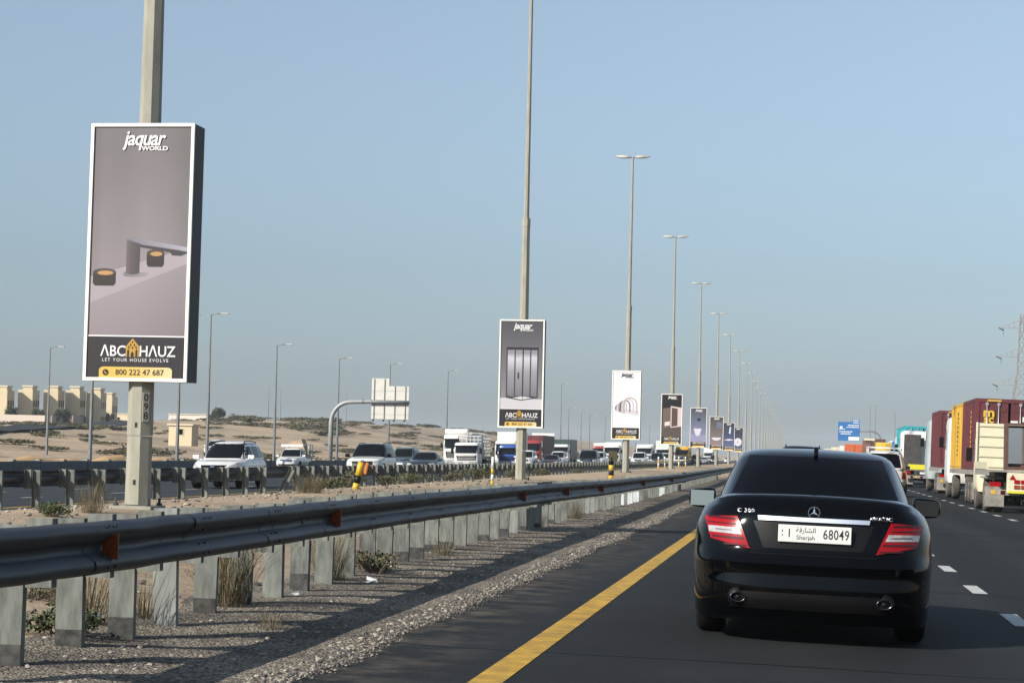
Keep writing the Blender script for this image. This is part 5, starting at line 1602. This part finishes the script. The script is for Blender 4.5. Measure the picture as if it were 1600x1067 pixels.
on_truck(-27.2, 172, 'white truck with a tall open cargo cage', m_white, pmat('cage_white', (.62, .60, .55), .6), 2.95, 4.5, 'cage', W=2.1, cabH=2.35)
on_truck(-32.3, 232, 'white box truck half hidden behind the shower poster lamp', m_white, m_white, 4.0, 7.5)
on_truck(-28.0, 203, 'small blue truck left of the second lamp mast', p_blue, p_blue, 2.4, 4.0, W=2.0, cabH=2.3)
on_truck(-32.7, 258, 'red cabbed truck pulling a dark maroon box', paint('truck_red', (.35, .03, .03)), p_cont_m, 3.9, 12.0, cabH=3.3)
on_truck(-33.0, 292, 'white cabbed truck with a dark green box', m_white, pmat('box_green', (.03, .06, .06), .5), 3.7, 9.0, cabH=3.0)
on_truck(-31.0, 330, 'truck with a red and white roof behind the white van', paint('truck_red', (.35, .03, .03)), m_white, 3.5, 6.0)
on_truck(-26.5, 300, 'white truck just left of the third lamp mast', m_white, m_white, 3.4, 6.0)
on_truck(-23.0, 315, 'white box truck just right of the third lamp mast', m_white, m_white, 3.2, 5.0)
on_truck(-23.5, 365, 'tall white truck left of the black poster', m_white, m_white, 4.2, 8.0)
on_truck(-20.5, 372, 'yellow truck behind the fourth lamp mast', pmat('truck_yellow', (.70, .40, .02), .5), pmat('truck_yellow', (.70, .40, .02), .5), 3.2, 6.0)
on_truck(-27.0, 480, 'distant white truck in the oncoming lanes', m_white, m_cream, 3.9, 8.0)
on_truck(-24.0, 560, 'farthest white truck in the oncoming lanes', m_white, m_white, 3.9, 8.0)
for k, P in protos.items():
    if not P[1]:
        for ch in list(P[0].children_recursive): bpy.data.objects.remove(ch)
        bpy.data.objects.remove(P[0])
# ------------------------------------------------------------------ roadside furniture
def lat(ix, d):
    # sideways offset of something seen at bearing ix, d metres down the road
    return -d * math.tan(math.atan(450 / 3300) - math.atan((ix - 800) / 3300))
def stripe_post(x, y, h, r, bands, label, lean=0.0, name='marker_post'):
    p = empty(name, (x, y, ground_z(x, y) - 0.03), label=label, cat='marker post', group='marker posts on the median')
    p.rotation_euler = (rnd.gauss(0, .02), lean, rnd.random())
    z = 0
    for (f, m) in bands:
        MB().lathe([(z, .001), (z, r), (z + f*h, r), (z + f*h, .001)], 12, 'z').build('band', m, p)
        z += f*h
    return p
p = stripe_post(-10.3, 48.6, .68, .08, [(.26, m_yellow), (.27, m_trim), (.47, m_yellow)], 'leaning black and yellow marker post with an orange reflector', R(11))
B('reflector', (.14, -.03, .56), (.07, .05, .28), pmat('amber_plastic', (.75, .22, .02), .4), p, .04)
stripe_post(-8.8, 60.5, .85, .04, [(.2, m_yellow), (.2, m_plate), (.2, m_yellow), (.4, m_plate)], 'slim white and yellow marker post left of the second lamp')
p = stripe_post(-7.7, 87.0, .95, .11, [(.22, m_yellow), (.2, m_trim), (.25, m_yellow), (.33, m_trim)], 'black and yellow marker post carrying a dark box, left of the third lamp')
B('dark_box', (.06, 0, 1.0), (.36, .2, .42), pmat('olive_box', (.07, .06, .02), .6), p, .02)
for i, (xx, yy) in enumerate(((-10.6, 160), (-10.15, 160.4), (-10.3, 182), (-9.75, 182.5))):
    stripe_post(xx, yy, .95, .06, [(.25, m_yellow), (.25, m_plate), (.25, m_yellow), (.25, m_plate)], ['left post of the nearer striped pair before the fourth lamp', 'right post of the nearer striped pair before the fourth lamp', 'left post of the farther striped pair before the fifth lamp', 'right post of the farther striped pair before the fifth lamp'][i])

# single headed lamps along the outer side of the oncoming road
def side_lamp(x, y, H, label, group, arm=1.0, ground=None):
    z = ground_z(x, y) if ground is None else ground
    p = empty('roadside_lamp', (x, y, z - .05), label=label, cat='street lamp', group=group)
    k = H / 10
    octa(0, .13*k**.5, H*.5, .10, 8).build('lower_shaft', m_greypole, p)
    octa(H*.5, .085, H, .05, 8).build('upper_shaft', m_greypole, p)
    MB().tube([(0, 0, H - .05), (arm*.35, 0, H + .05), (arm*.75, 0, H + .08)], .035, 6).build('arm', m_greypole, p)
    MB().box((arm*.95, 0, H + .08), (.62, .24, .10)).build('lamp_head', pmat('lamp_housing', (0.50, 0.49, 0.44), 0.5), p, .03)
    return p
G_SL = 'single headed lamps beyond the oncoming lanes'
sl = [(-69.4, 189, 10.0, 'lamp mast at the far left above the desert slope'), (-43.2, 125.2, 10.5, 'lamp mast seen just below the large near board, left of its mast'),
      (-43.2, 143.5, 11.0, 'lamp mast behind the large near board, right of its mast'), (-43.2, 151, 11.6, 'tallest single headed lamp right of the large near board'),
      (-43.2, 171, 10.4, 'lamp mast right of the large white off-road car'), (-43.2, 195, 10.4, 'lamp mast just right of the curved sign gantry'),
      (-43.2, 220, 11.0, 'lamp mast behind the back of the road sign'), (-43.2, 257, 11.8, 'lamp mast above the white heavy truck'), (-43.2, 382, 14.6, 'lamp mast left of the white poster board')]
for x, y, H, lab in sl: side_lamp(x, y, H, lab, G_SL, 1.1)
for i, (x, y, H) in enumerate(((-43.2, 395, 10.5), (-43.2, 418, 10.5), (-43.2, 435, 10), (-43.2, 470, 10.5), (-43.2, 520, 10.5), (-43.2, 560, 10), (-43.2, 610, 10.5), (-43.2, 680, 10.5))):
    side_lamp(x, y, H, ORD[i] + ' mast from the left in the thin far row beside the white poster board', G_SL, 1.1)
for x, y, H, lab in ((-128, 500, 8, 'small far lamp on the ridge left of the dark tree'), (-140, 560, 9, 'small far lamp behind the ridge right of the palm'), (-150, 690, 10, 'small far lamp behind the ridge near the gantry')):
    side_lamp(x, y, H, lab, 'small lamps on the ridge', 1.0)
for x, y, H, lab in ((18.0, 560, 16.5, 'left of the two tall lamps right of the blue sign'), (18.3, 530, 15.5, 'right of the two tall lamps right of the blue sign'), (20.5, 470, 12.5, 'single lamp left of the teal container')):
    side_lamp(x, y, H, lab, 'lamps on the right roadside', -1.1, -.5)

# cantilever gantry with the sign seen from behind
g = empty('sign_gantry', (-43.6, 194, ground_z(-43.6, 194) - .1), label='curved grey cantilever gantry holding a road sign seen from behind', cat='sign gantry')
pts = [(0, 0, 0), (0, 0, 4.5)]
for k in range(1, 9):
    a = R(90 * k / 8); pts.append((1.9 - 1.9*math.cos(a), 0, 4.5 + 1.9*math.sin(a)))
pts.append((3.4, 0, 6.45)); pts.append((7.4, 0, 6.45))
MB().tube(pts, [.24, .22] + [.20]*8 + [.19, .16], 14).build('mast', pmat('gantry_grey', (.34, .36, .36), .5, metal=.2, var=.12), g)
MB().lathe([(-.03, .25), (.03, .25)], 14, 'x', (3.0, 0, 6.44)).build('flange', m_greypole, g)
MB().lathe([(0, .36), (.05, .36), (.05, .2)], 14, 'z').build('base_flange', m_greypole, g)
sp = MB().prism([(3.75, 4.85), (7.3, 4.85), (7.3, 7.95), (5.4, 7.95), (5.4, 8.65), (3.75, 8.65)], .22, .27)
sp.build('sign_panel', pmat('sign_back', (.70, .68, .62), .5, var=.06), g)
for x in (4.0, 4.98, 5.98, 6.98):
    MB().box((x, .19, 6.75 if x < 5.3 else 6.4), (.07, .06, 3.7 if x < 5.3 else 3.1)).build('stiffener', m_greypole, g)
    MB().box((x, -.02, 4.72), (.14, .22, .16)).build('sign_lamp', m_trim, g)
B('lamp_rail', (5.5, .0, 4.82), (3.6, .06, .06), m_greypole, g)
for z in (5.3, 7.5): B('panel_rib', (5.52, .205, z), (3.5, .02, .02), pmat('sign_rib', (.55, .53, .48), .6), g)

# blue direction sign over the right roadside
g = empty('direction_sign', (18.6, 500, -.5), label='blue direction sign on a curved arm above the trucks', cat='road sign')
pts = [(0, 0, 0), (0, 0, 6.5)] + [(-2.2 + 2.2*math.cos(R(11.25*k)), 0, 6.5 + 2.2*math.sin(R(11.25*k))) for k in range(1, 9)] + [(-9.8, 0, 8.75)]
MB().tube(pts, .17, 10).build('mast', m_greypole, g)
MB().prism([(-9.9, 6.4), (-4.9, 6.4), (-4.9, 11.4), (-6.7, 11.4), (-6.7, 10.8), (-9.9, 10.8)], -.28, -.20).build('sign_panel', pmat('sign_blue', (.02, .16, .45), .4), g)
mb = MB(); q = random.Random(5)
for z, a, b in ((11.0, -6.5, -5.1), (10.5, -6.4, -5.1), (9.9, -7.6, -5.1), (9.45, -7.9, -5.1), (9.0, -9.7, -8.3), (8.4, -9.6, -6.6), (7.9, -9.3, -6.9)):
    x = a
    while x < b:
        w = q.uniform(.14, .4); mb.flat([(x, z), (min(b, x+w), z), (min(b, x+w), z+.24), (x, z+.24)], -.285); x += w + .09
mb.flat(arc_poly(-9.2, 9.5, .35, .3), -.285)
mb.flat([(-7.5, 6.5), (-5.0, 6.5), (-5.0, 7.35), (-7.5, 7.35)], -.285)
mb.build('sign_lettering', m_white_ink, g, recalc=False)

# electricity pylon on the right
def pylon():
    r = empty('power_pylon', (65.6, 650, -.5), label='steel lattice power pylon cut by the right edge', cat='pylon')
    m_py = pmat('pylon_steel', (.30, .29, .28), .6, metal=.3)
    def hw(z): return 5.2 - 3.9 * min(1, z/30) if z < 30 else 1.3 - .7*(z-30)/17
    mb = MB(); lv = [0, 8, 15, 21, 26, 30, 34, 38.5, 43, 47]
    for a in (-1, 1):
        for b in (-1, 1):
            for z0, z1 in zip(lv, lv[1:]): mb.bar((a*hw(z0), b*hw(z0), z0), (a*hw(z1), b*hw(z1), z1), .22)
    for z0, z1 in zip(lv, lv[1:]):
        h0, h1 = hw(z0), hw(z1)
        for (p0, p1) in (((-1, -1), (1, -1)), ((1, -1), (1, 1)), ((1, 1), (-1, 1)), ((-1, 1), (-1, -1))):
            mb.bar((p0[0]*h0, p0[1]*h0, z0), (p1[0]*h1, p1[1]*h1, z1), .12); mb.bar((p1[0]*h0, p1[1]*h0, z0), (p0[0]*h1, p0[1]*h1, z1), .12)
            mb.bar((p0[0]*h1, p0[1]*h1, z1), (p1[0]*h1, p1[1]*h1, z1), .10)
    mb.build('lattice_tower', m_py, r)
    for z, L in ((25.8, 8.6), (34.2, 7.6), (42.8, 7.0)):
        for sg in (-1, 1):
            am = MB(); h = hw(z)
            for b in (-1, 1):
                am.bar((sg*h, b*h, z), (sg*L, 0, z), .16); am.bar((sg*h, b*h, z+2.4), (sg*L, 0, z), .12)
                for k in range(1, 4):
                    t = k/4; am.bar((sg*(h+(L-h)*t), b*h*(1-t), z), (sg*(h+(L-h)*t), b*h*(1-t), z+2.4*(1-t)), .08)
            a = am.build('cross_arm', m_py, r)
            MB().tube([(sg*L, 0, z), (sg*(L-1.6), 1.5, z-.6)], .14, 6).build('insulator', m_chassis, a)
            MB().tube([(sg*L, 0, z), (sg*(L-1.4), -1.5, z-.6)], .14, 6).build('insulator', m_chassis, a)
            MB().tube([(sg*(L-1.5) + sg*.0, 1.4 - 2.8*k/8, z - .6 - 1.7*math.sin(math.pi*k/8)) for k in range(9)], .035, 5).build('jumper_wire', m_chassis, a)
pylon()

# ------------------------------------------------------------------ houses, walls and side road on the left
m_villa = pmat('villa_render', (.72, .60, .40), .85, var=.05, vscale=.5)
m_roofcap = pmat('villa_parapet', (.76, .66, .48), .85)
m_wallc = pmat('compound_wall', (.42, .37, .33), .9, var=.12, vscale=.4)
m_wallp = pmat('pale_wall', (.82, .70, .60), .85, var=.04, vscale=.4)
def villa(x, y, z, rz, label):
    v = empty('villa', (x, y, z), rz=rz, label=label, cat='house', group='villas on the ridge')
    B('wall', (0, 0, 3.9), (3.5, 5.6, 9.4), m_villa, v)
    B('roof_tower', (.5, -.8, 8.85), (2.2, 3.8, .9), m_villa, v)
    B('roof_parapet', (.5, -.8, 9.45), (2.6, 4.2, .34), m_roofcap, v)
    B('bay', (-1.9, .9, 3.2), (.8, 3.6, 8.0), m_villa, v)
    for yy in (-1.7, .1, 1.8):
        for zz in (1.9, 5.4):
            w = B('window', (1.77, yy, zz), (.08, 1.2, 1.9), m_roofcap, v)
            B('pane', (1.83, yy, zz), (.04, .9, 1.6), m_glass, w)
    w = B('window', (-1.9, -.95, 4.6), (.4, .08, 1.2), m_roofcap, v); B('pane', (-1.9, -1.01, 4.6), (.3, .03, 1.0), m_glass, w)
    B('porch', (.8, -3.5, .6), (2.2, 1.4, 2.6), m_villa, v)
    return v
for i, (ix, d, zz) in enumerate(((-6, 470, 3.9), (34, 476, 4.2), (74, 482, 4.4), (108, 488, 4.6), (141, 494, 4.4), (160, 520, 4.0))):
    xw = lat(ix, d)
    villa(xw, d + 4, zz + .3, R(4), ['leftmost cream villa, cut by the left edge', 'second cream villa from the left edge', 'third cream villa from the left edge', 'fourth cream villa from the left edge', 'fifth cream villa, left of the near lamp mast', 'rightmost cream villa, set back behind the fifth'][i])
def wall_run(name, pts, h, mat, label):
    w = empty(name, (pts[0][0], pts[0][1], pts[0][2]), label=label, cat='wall')
    for a, b in zip(pts, pts[1:]):
        a, b = Vector(a), Vector(b); o = Vector(pts[0])
        d = b - a
        MB().box(((a+b)/2 - o) + Vector((0, 0, h/2 - .6)), (d.length, .3, h + 1.2), 0, Matrix.Rotation(math.atan2(d.y, d.x), 3, 'Z')).build('wall_panel', mat, w)
    return w
def gpt(ix, d, dz=0): return (lat(ix, d), d, dz)
wall_run('boundary_wall', [gpt(-60, 440, 3.8), gpt(70, 444, 3.9)], 2.9, m_wallp, 'pale pinkish boundary wall in front of the left villas')
wall_run('boundary_wall', [gpt(80, 462, 4.3), gpt(112, 490, 4.4)], 2.6, m_wallc, 'grey brown compound wall below the third villa')
wall_run('boundary_wall', [gpt(113, 480, 4.3), gpt(200, 560, 4.6)], 2.8, m_wallc, 'long shaded compound wall running behind the near mast')
B('brown_gate', gpt(107, 478.6, 5.4), (1.7, .2, 2.2), pmat('gate_brown', (.25, .12, .05), .6), None); tag(bpy.context.scene.objects['brown_gate'], 'small brown gate in the compound wall below the villas', 'gate')
def block(name, ix0, ix1, d, zb, h, depth, mat, label):
    x0, x1 = lat(ix0, d), lat(ix1, d)
    e = empty(name, ((x0+x1)/2, d + depth/2, zb), label=label, cat='building')
    B('wall', (0, 0, h/2 - .5), (x1-x0, depth, h + 1), mat, e)
    B('roof_slab', (0, 0, h + .1), (x1-x0+.4, depth+.4, .2), m_roofcap, e)
    n = max(1, int((x1-x0)/4))
    for k in range(n):
        w = B('window', (-(x1-x0)/2 + (k+.5)*(x1-x0)/n, -depth/2-.02, h*.5), (.9, .08, .9), m_roofcap, e); B('pane', (-(x1-x0)/2 + (k+.5)*(x1-x0)/n, -depth/2-.07, h*.5), (.7, .03, .7), m_glass, w)
    return e
block('low_building', 263, 322, 520, 5.8, 2.9, 8, pmat('white_render', (.75, .70, .62), .8), 'long low white building on the ridge right of the near board mast')
block('utility_hut', 264, 300, 260, 2.05, 1.6, 3.0, m_villa, 'small cream utility hut on the slope left of the white off-road car')
block('low_building', 170, 200, 560, 6.6, 2.4, 8, m_villa, 'small far cream house just left of the near board mast')
block('low_building', 360, 388, 620, 7.6, 1.6, 6, pmat('white_render', (.75, .70, .62), .8), 'tiny pale building beside the palm on the ridge')

# side road climbing to the villas
def ribbon(name, pts, w, mat, dz, label=None):
    vs = []; fs = []
    for i, p in enumerate(pts):
        a = Vector(pts[max(i-1, 0)]); b = Vector(pts[min(i+1, len(pts)-1)]); d = (b - a); n = Vector((-d.y, d.x)).normalized()
        for s in (-1, 0, 1):
            xx, yy = p[0] + n.x*w/2*s, p[1] + n.y*w/2*s
            vs.append((xx, yy, max(ground_z(xx, yy), ground_z(*p)) + dz))
    for i in range(len(pts)-1):
        for s in range(2): fs.append((3*i+s, 3*i+s+1, 3*i+s+4, 3*i+s+3))
    me = bpy.data.meshes.new(name); me.from_pydata(vs, [], fs); me.materials.append(mat)
    return tag(link(name, me), kind='structure')
pp = []
A = [(-104, 250), (-118, 320), (-131, 380), (-141, 425), (-150, 470), (-158, 520)]
for i in range(len(A)-1):
    for k in range(10): pp.append((A[i][0] + (A[i+1][0]-A[i][0])*k/10, A[i][1] + (A[i+1][1]-A[i][1])*k/10))
ribbon('side_road', pp, 7.0, m_asph2, .12)
heap = []; hf = []
for j in range(60):
    for i in range(9):
        yy = 108 + j * .8; xx = -46.6 + i * .4
        k = math.sin(math.pi * i / 8) * sstep(0, 9, j) * (1 - sstep(48, 59, j))
        heap.append((xx, yy, ground_z(xx, yy) - .05 + k * (.95 + .35 * noise.noise(Vector((xx * .3, yy * .25, 3))) + .15 * noise.noise(Vector((xx, yy, 3))))))
hf = [(j*9+i, j*9+i+1, (j+1)*9+i+1, (j+1)*9+i) for j in range(59) for i in range(8)]
me = bpy.data.meshes.new('sand_heap'); me.from_pydata(heap, [], hf); me.materials.append(pmat('orange_sand', (.62, .38, .17), .95, var=.15, vscale=.8, bump=.5, bscale=4))
for p in me.polygons: p.use_smooth = True
tag(link('sand_heap', me), 'long heap of orange sand just behind the grey parapet', 'sand heap')

# white hoarding behind the oncoming lanes
e = empty('blank_hoarding', (-37.6 - 4.4, 346, opp_z(-41)), label='blank white hoarding on a tan wall left of the white poster board', cat='hoarding')
B('panel', (0, 0, 4.0), (3.7, .12, 2.3), m_plate, e); B('plinth_wall', (0.5, .1, 1.3), (2.8, .3, 2.9), pmat('tan_block', (.42, .34, .24), .9), e)
for sx in (-1, 1): B('leg', (sx*1.5, .16, 1.9), (.14, .14, 3.8), m_greypole, e)

# ------------------------------------------------------------------ plants
def blade_tuft(n, h, spread, mats, seed, width=.008, curve=.5):
    q = random.Random(seed); mb = MB()
    for _ in range(n):
        a = q.random()*6.283; r0 = q.random()**.7*spread*.35
        lean = q.random()**.8*spread*1.3; hh = h*(.45 + .55*q.random())
        bx, by = math.cos(a)*r0, math.sin(a)*r0
        a2 = a + q.gauss(0, .5)
        dx, dy = math.cos(a2)*lean, math.sin(a2)*lean
        px, py = -math.sin(a2)*width, math.cos(a2)*width
        m = q.randrange(len(mats))
        p0 = Vector((bx, by, -.03)); p1 = Vector((bx+dx*.4, by+dy*.4, hh*.62)); p2 = Vector((bx+dx, by+dy, hh))
        w = Vector((px, py, 0))
        mb.add([p0-w, p0+w, p1+w*.8, p1-w*.8, p2], [(0, 1, 2, 3), (3, 2, 4)], m)
    return mb.mesh('foliage', mats, recalc=False)
def leaf_bush(n, rx, h, mats, seed, leaf=.06, twigs=20):
    q = random.Random(seed); mb = MB()
    lobes = [(q.gauss(0, rx*.42), q.gauss(0, rx*.42), q.uniform(.35, .62)*h, q.uniform(.35, .6)*rx) for _ in range(7)]
    for _ in range(n):
        lx, ly, lz, lr = q.choice(lobes)
        v = Vector((q.gauss(0, 1), q.gauss(0, 1), q.gauss(0, 1))).normalized() * lr * q.random()**.4
        p = Vector((lx + v.x, ly + v.y, max(.02, lz + v.z*h/(rx*1.6))))
        a = Vector((q.gauss(0, 1), q.gauss(0, 1), q.gauss(0, 1))).normalized(); b = a.cross(Vector((q.gauss(0, 1), q.gauss(0, 1), q.gauss(0, 1)))).normalized()
        s = leaf*(.6 + .8*q.random())
        mb.add([p - a*s, p + b*s*.45, p + a*s, p - b*s*.45], [(0, 1, 2, 3)], q.randrange(len(mats)))
    m = mb.mesh('foliage', mats, recalc=False)
    tb = MB()
    for _ in range(twigs):
        lx, ly, lz, lr = q.choice(lobes)
        tb.bar((q.gauss(0, .04), q.gauss(0, .04), -.05), (lx + q.gauss(0, .2)*rx, ly + q.gauss(0, .2)*rx, lz), .012*max(1, rx))
    return m, tb.mesh('twigs', [pmat('twig', (.14, .10, .07), .9)])
m_dry = [pmat('dry_blade_%d' % i, c, .85) for i, c in enumerate([(.20, .155, .085), (.27, .21, .12), (.13, .11, .06), (.16, .14, .07)])]
m_grn = [pmat('green_leaf_%d' % i, c, .7) for i, c in enumerate([(.065, .095, .03), (.09, .12, .04), (.045, .065, .022)])]
m_olv = [pmat('olive_leaf_%d' % i, c, .8) for i, c in enumerate([(.10, .10, .045), (.13, .12, .06), (.065, .068, .03), (.16, .14, .08)])]
tufts = [blade_tuft(330, .9, .55, m_dry, 1, .0026), blade_tuft(230, .6, .5, m_dry, 2, .0024), blade_tuft(150, .4, .4, m_dry + m_olv[:1], 3, .0024)]
gb_ = [leaf_bush(1500, .28, .30, m_grn, 11, .018), leaf_bush(1300, .35, .28, m_olv, 12, .017)]
def plant(kind, i, x, y, s, label, group):
    p = empty({'t': 'dry_grass_tuft', 'g': 'green_weed', 'b': 'desert_bush'}[kind], (x, y, ground_z(x, y) - .01), rz=rnd.random()*6.28, label=label, cat={'t': 'grass tuft', 'g': 'weed', 'b': 'bush'}[kind], group=group)
    p.scale = (s, s, s*rnd.uniform(.85, 1.15))
    if kind == 't':
        link('foliage', tufts[i], p)
    else:
        f, t = (gb_ if kind == 'g' else bushes)[i]
        link('foliage', f, p); link('twigs', t, p)
    return p
G_T = 'dry tufts among the near barrier posts'
def at(ix, iy):
    """ground position below the barrier for a spot in the photograph, used once to set out the plants"""
    for k in range(60, 900):
        d = k * .1
        x = lat(ix - (iy - 717) * .025, d)
        z = ground_z(x, d)
        v = 686.2 + .025*ix + (CAMZ - z) * 3300 / d
        if v < iy: return x, d
    return -5, 60
for (ix, iy, kind, i, s, lab) in ((362, 955, 't', 0, .85, 'largest dry grass tuft, behind the near barrier posts'), (525, 912, 't', 0, .68, 'dry grass tuft right of the largest one under the barrier'), (150, 985, 't', 1, .9, 'dry tuft behind the green weed at lower left'),
        (115, 1008, 'g', 0, 1.0, 'bright green weed at the foot of a post at lower left'), (60, 945, 'g', 1, .9, 'olive weed under the barrier near the left edge'), (240, 975, 't', 2, .8, 'low dry weeds between the third and fourth posts'),
        (440, 992, 't', 2, .5, 'small dry weed on the gravel in front of the posts'), (595, 900, 'g', 1, 1.0, 'olive weed with litter under the barrier'), (150, 806, 't', 1, .8, 'brown tuft left of the nearest lamp base'), (90, 812, 'g', 0, .8, 'green weed left of the brown tuft by the nearest lamp'),
        (905, 812, 't', 1, .7, 'dry tuft under the far part of the near barrier'), (845, 826, 't', 1, .6, 'dry tuft by the dark barrier post'), (498, 772, 't', 1, .8, 'pair of thin dry tufts left of the leaning marker'), (480, 772, 't', 2, 1.2, 'thin dry tuft beside the leaning marker on the sand'),
        (700, 872, 't', 2, .7, 'small tuft on gravel under the middle of the barrier'), (1095, 758, 't', 0, .9, 'dry bush at the far end of the near barrier')):
    x, y = at(ix, iy)
    plant(kind, i, x, y, s, lab, G_T)
bushes = [leaf_bush(900, .8, .75, m_olv, 21, .06), leaf_bush(900, .9, .7, m_olv + m_grn[:1], 22, .06), leaf_bush(420, 1.5, 1.1, m_olv, 23, .17), leaf_bush(420, 1.7, 1.0, m_olv, 24, .17)]
labs = 'low green bush on the median in front of the far barrier'
for bi, (xx, yy, s) in enumerate(sorted(((-12.6, 60, .7), (-12.9, 64.5, .8), (-12.7, 69.5, .6), (-12.8, 75, .7), (-12.9, 84, .6), (-12.6, 89, .8), (-12.8, 101, .6), (-12.9, 115, .7), (-12.8, 131, .6)), key=lambda t: t[1])):
    plant('b', rnd.randrange(2), xx - 1.0, yy, s, ORD[bi] + ' bush, counted from the left, in the low green row before the far barrier', 'bushes along the far barrier')
q = random.Random(77)
for k in range(300):
    if k < 60: xx, yy = q.gauss(-126, 9), q.uniform(330, 900)
    else:
        xx, yy = q.uniform(-150, -50), q.uniform(160, 620)
    s = q.uniform(.7, 2.0) * (1.0 if yy < 450 else 1.3)
    if any(math.hypot(xx-a, yy-b) < 9 for a, b in A): continue
    plant('b', 2 + q.randrange(2), xx, yy, s, 'olive desert bush scattered over the sandy ridge', 'desert bushes on the ridge').scale.z *= .52

def tree(ix, d, zb, h, r, label):
    x = lat(ix, d)
    t = empty('tree', (x, d, zb), label=label, cat='tree')
    f, tw = leaf_bush(1500, r, h*.85, [pmat('tree_leaf_%d' % i, c, .7) for i, c in enumerate([(.03, .055, .022), (.045, .075, .03), (.02, .035, .015)])], int(ix), .24, 24)
    o = link('crown', f, t, (0, 0, h*.22)); link('limbs', tw, t, (0, 0, h*.2))
    MB().tube([(0, 0, -.5), (.05, 0, h*.3), (0, .05, h*.55)], [.22, .17, .1], 8).build('trunk', pmat('bark', (.12, .09, .06), .9, var=.3), t)
tree(340, 500, 6.6, 4.2, 2.1, 'dark rounded tree on the ridge right of the low white building')
tree(326, 505, 6.4, 2.4, 1.9, 'low grey green tree left of the dark rounded tree')
tree(60, 462, 4.4, 4.2, 1.7, 'dark tree between the second and third villas')
tree(100, 470, 4.6, 4.4, 1.6, 'round green tree in front of the fourth villa')
tree(18, 462, 4.3, 4.6, 1.5, 'dark tree beside the leftmost villa')
tree(165, 520, 4.9, 4.0, 1.6, 'small tree in front of the rightmost villa')
x = lat(366, 505)
t = empty('palm_tree', (x, 505, 6.6), label='short bushy palm on the ridge', cat='palm')
MB().tube([(0, 0, -.4), (0, 0, 1.3)], [.3, .24], 8).build('trunk', pmat('palm_bark', (.14, .10, .07), .9, var=.4), t)
for k in range(26):
    a = q.random()*6.283; el = q.uniform(.1, 1.3); L = q.uniform(1.9, 2.6)
    mb = MB(); prev = None; pts = []
    for j in range(6):
        s_ = j/5; pts.append(Vector((math.cos(a)*L*s_*math.cos(el), math.sin(a)*L*s_*math.cos(el), 1.3 + L*s_*math.sin(el) - 1.1*s_*s_)))
    for j in range(5):
        d = (pts[j+1]-pts[j]).normalized(); sd = d.cross(Vector((0, 0, 1))).normalized(); w = .28*(1 - .6*abs(j/5-.4))
        for sg in (-1, 1):
            for kk in range(3):
                b = pts[j].lerp(pts[j+1], kk/3); tip = b + (sd*sg*w*1.6 + d*.25 - Vector((0, 0, .1)))
                mb.add([b, b + d*.09, tip], [(0, 1, 2)])
    mb.tube(pts, [.03, .028, .024, .02, .014, .008], 4)
    mb.build('frond', m_olv[0], t, recalc=False)

# litter by the barrier
for i, (ix, iy, s) in enumerate(((590, 925, .10), (622, 893, .07), (478, 940, .05), (700, 867, .06), (165, 985, .06))):
    x, y = at(ix, iy)
    mb = MB(); qq = random.Random(i)
    vs = [(qq.uniform(-s, s), qq.uniform(-s, s), qq.uniform(0, s*.9)) for _ in range(9)]
    mb.add(vs, [(0, 1, 2), (2, 3, 4), (4, 5, 0), (5, 6, 7), (7, 8, 1), (3, 6, 8)])
    o = mb.build('plastic_scrap', pmat('scrap_plastic', (.70, .72, .74), .4), recalc=False); o.location = (x, y, ground_z(x, y) + .03)
    tag(o, ['largest pale plastic scrap beside the olive weed under the barrier', 'small plastic scrap at a post foot right of the olive weed', 'small plastic scrap on the gravel below the dry tufts', 'plastic scrap at the small tuft under the middle of the barrier', 'plastic scrap on the sand at the lower left, behind the first posts'][i], 'litter', 'litter by the barrier')
HAZE = 0.00015
# ------------------------------------------------------------------ air
hz = bpy.data.materials.new('haze_air'); hz.use_nodes = True
nt = hz.node_tree; nt.nodes.clear()
pv = nt.nodes.new('ShaderNodeVolumePrincipled')
pv.inputs['Color'].default_value = (0.80, 0.86, 0.92, 1)
pv.inputs['Density'].default_value = HAZE
pv.inputs['Anisotropy'].default_value = 0.0
out = nt.nodes.new('ShaderNodeOutputMaterial')
nt.links.new(pv.outputs[0], out.inputs['Volume'])
h = MB().box((0, 2000, 24.75), (9000, 5400, 52.5)).build('haze', hz)
tag(h, 'pale dusty air over the highway', 'haze', kind='stuff')
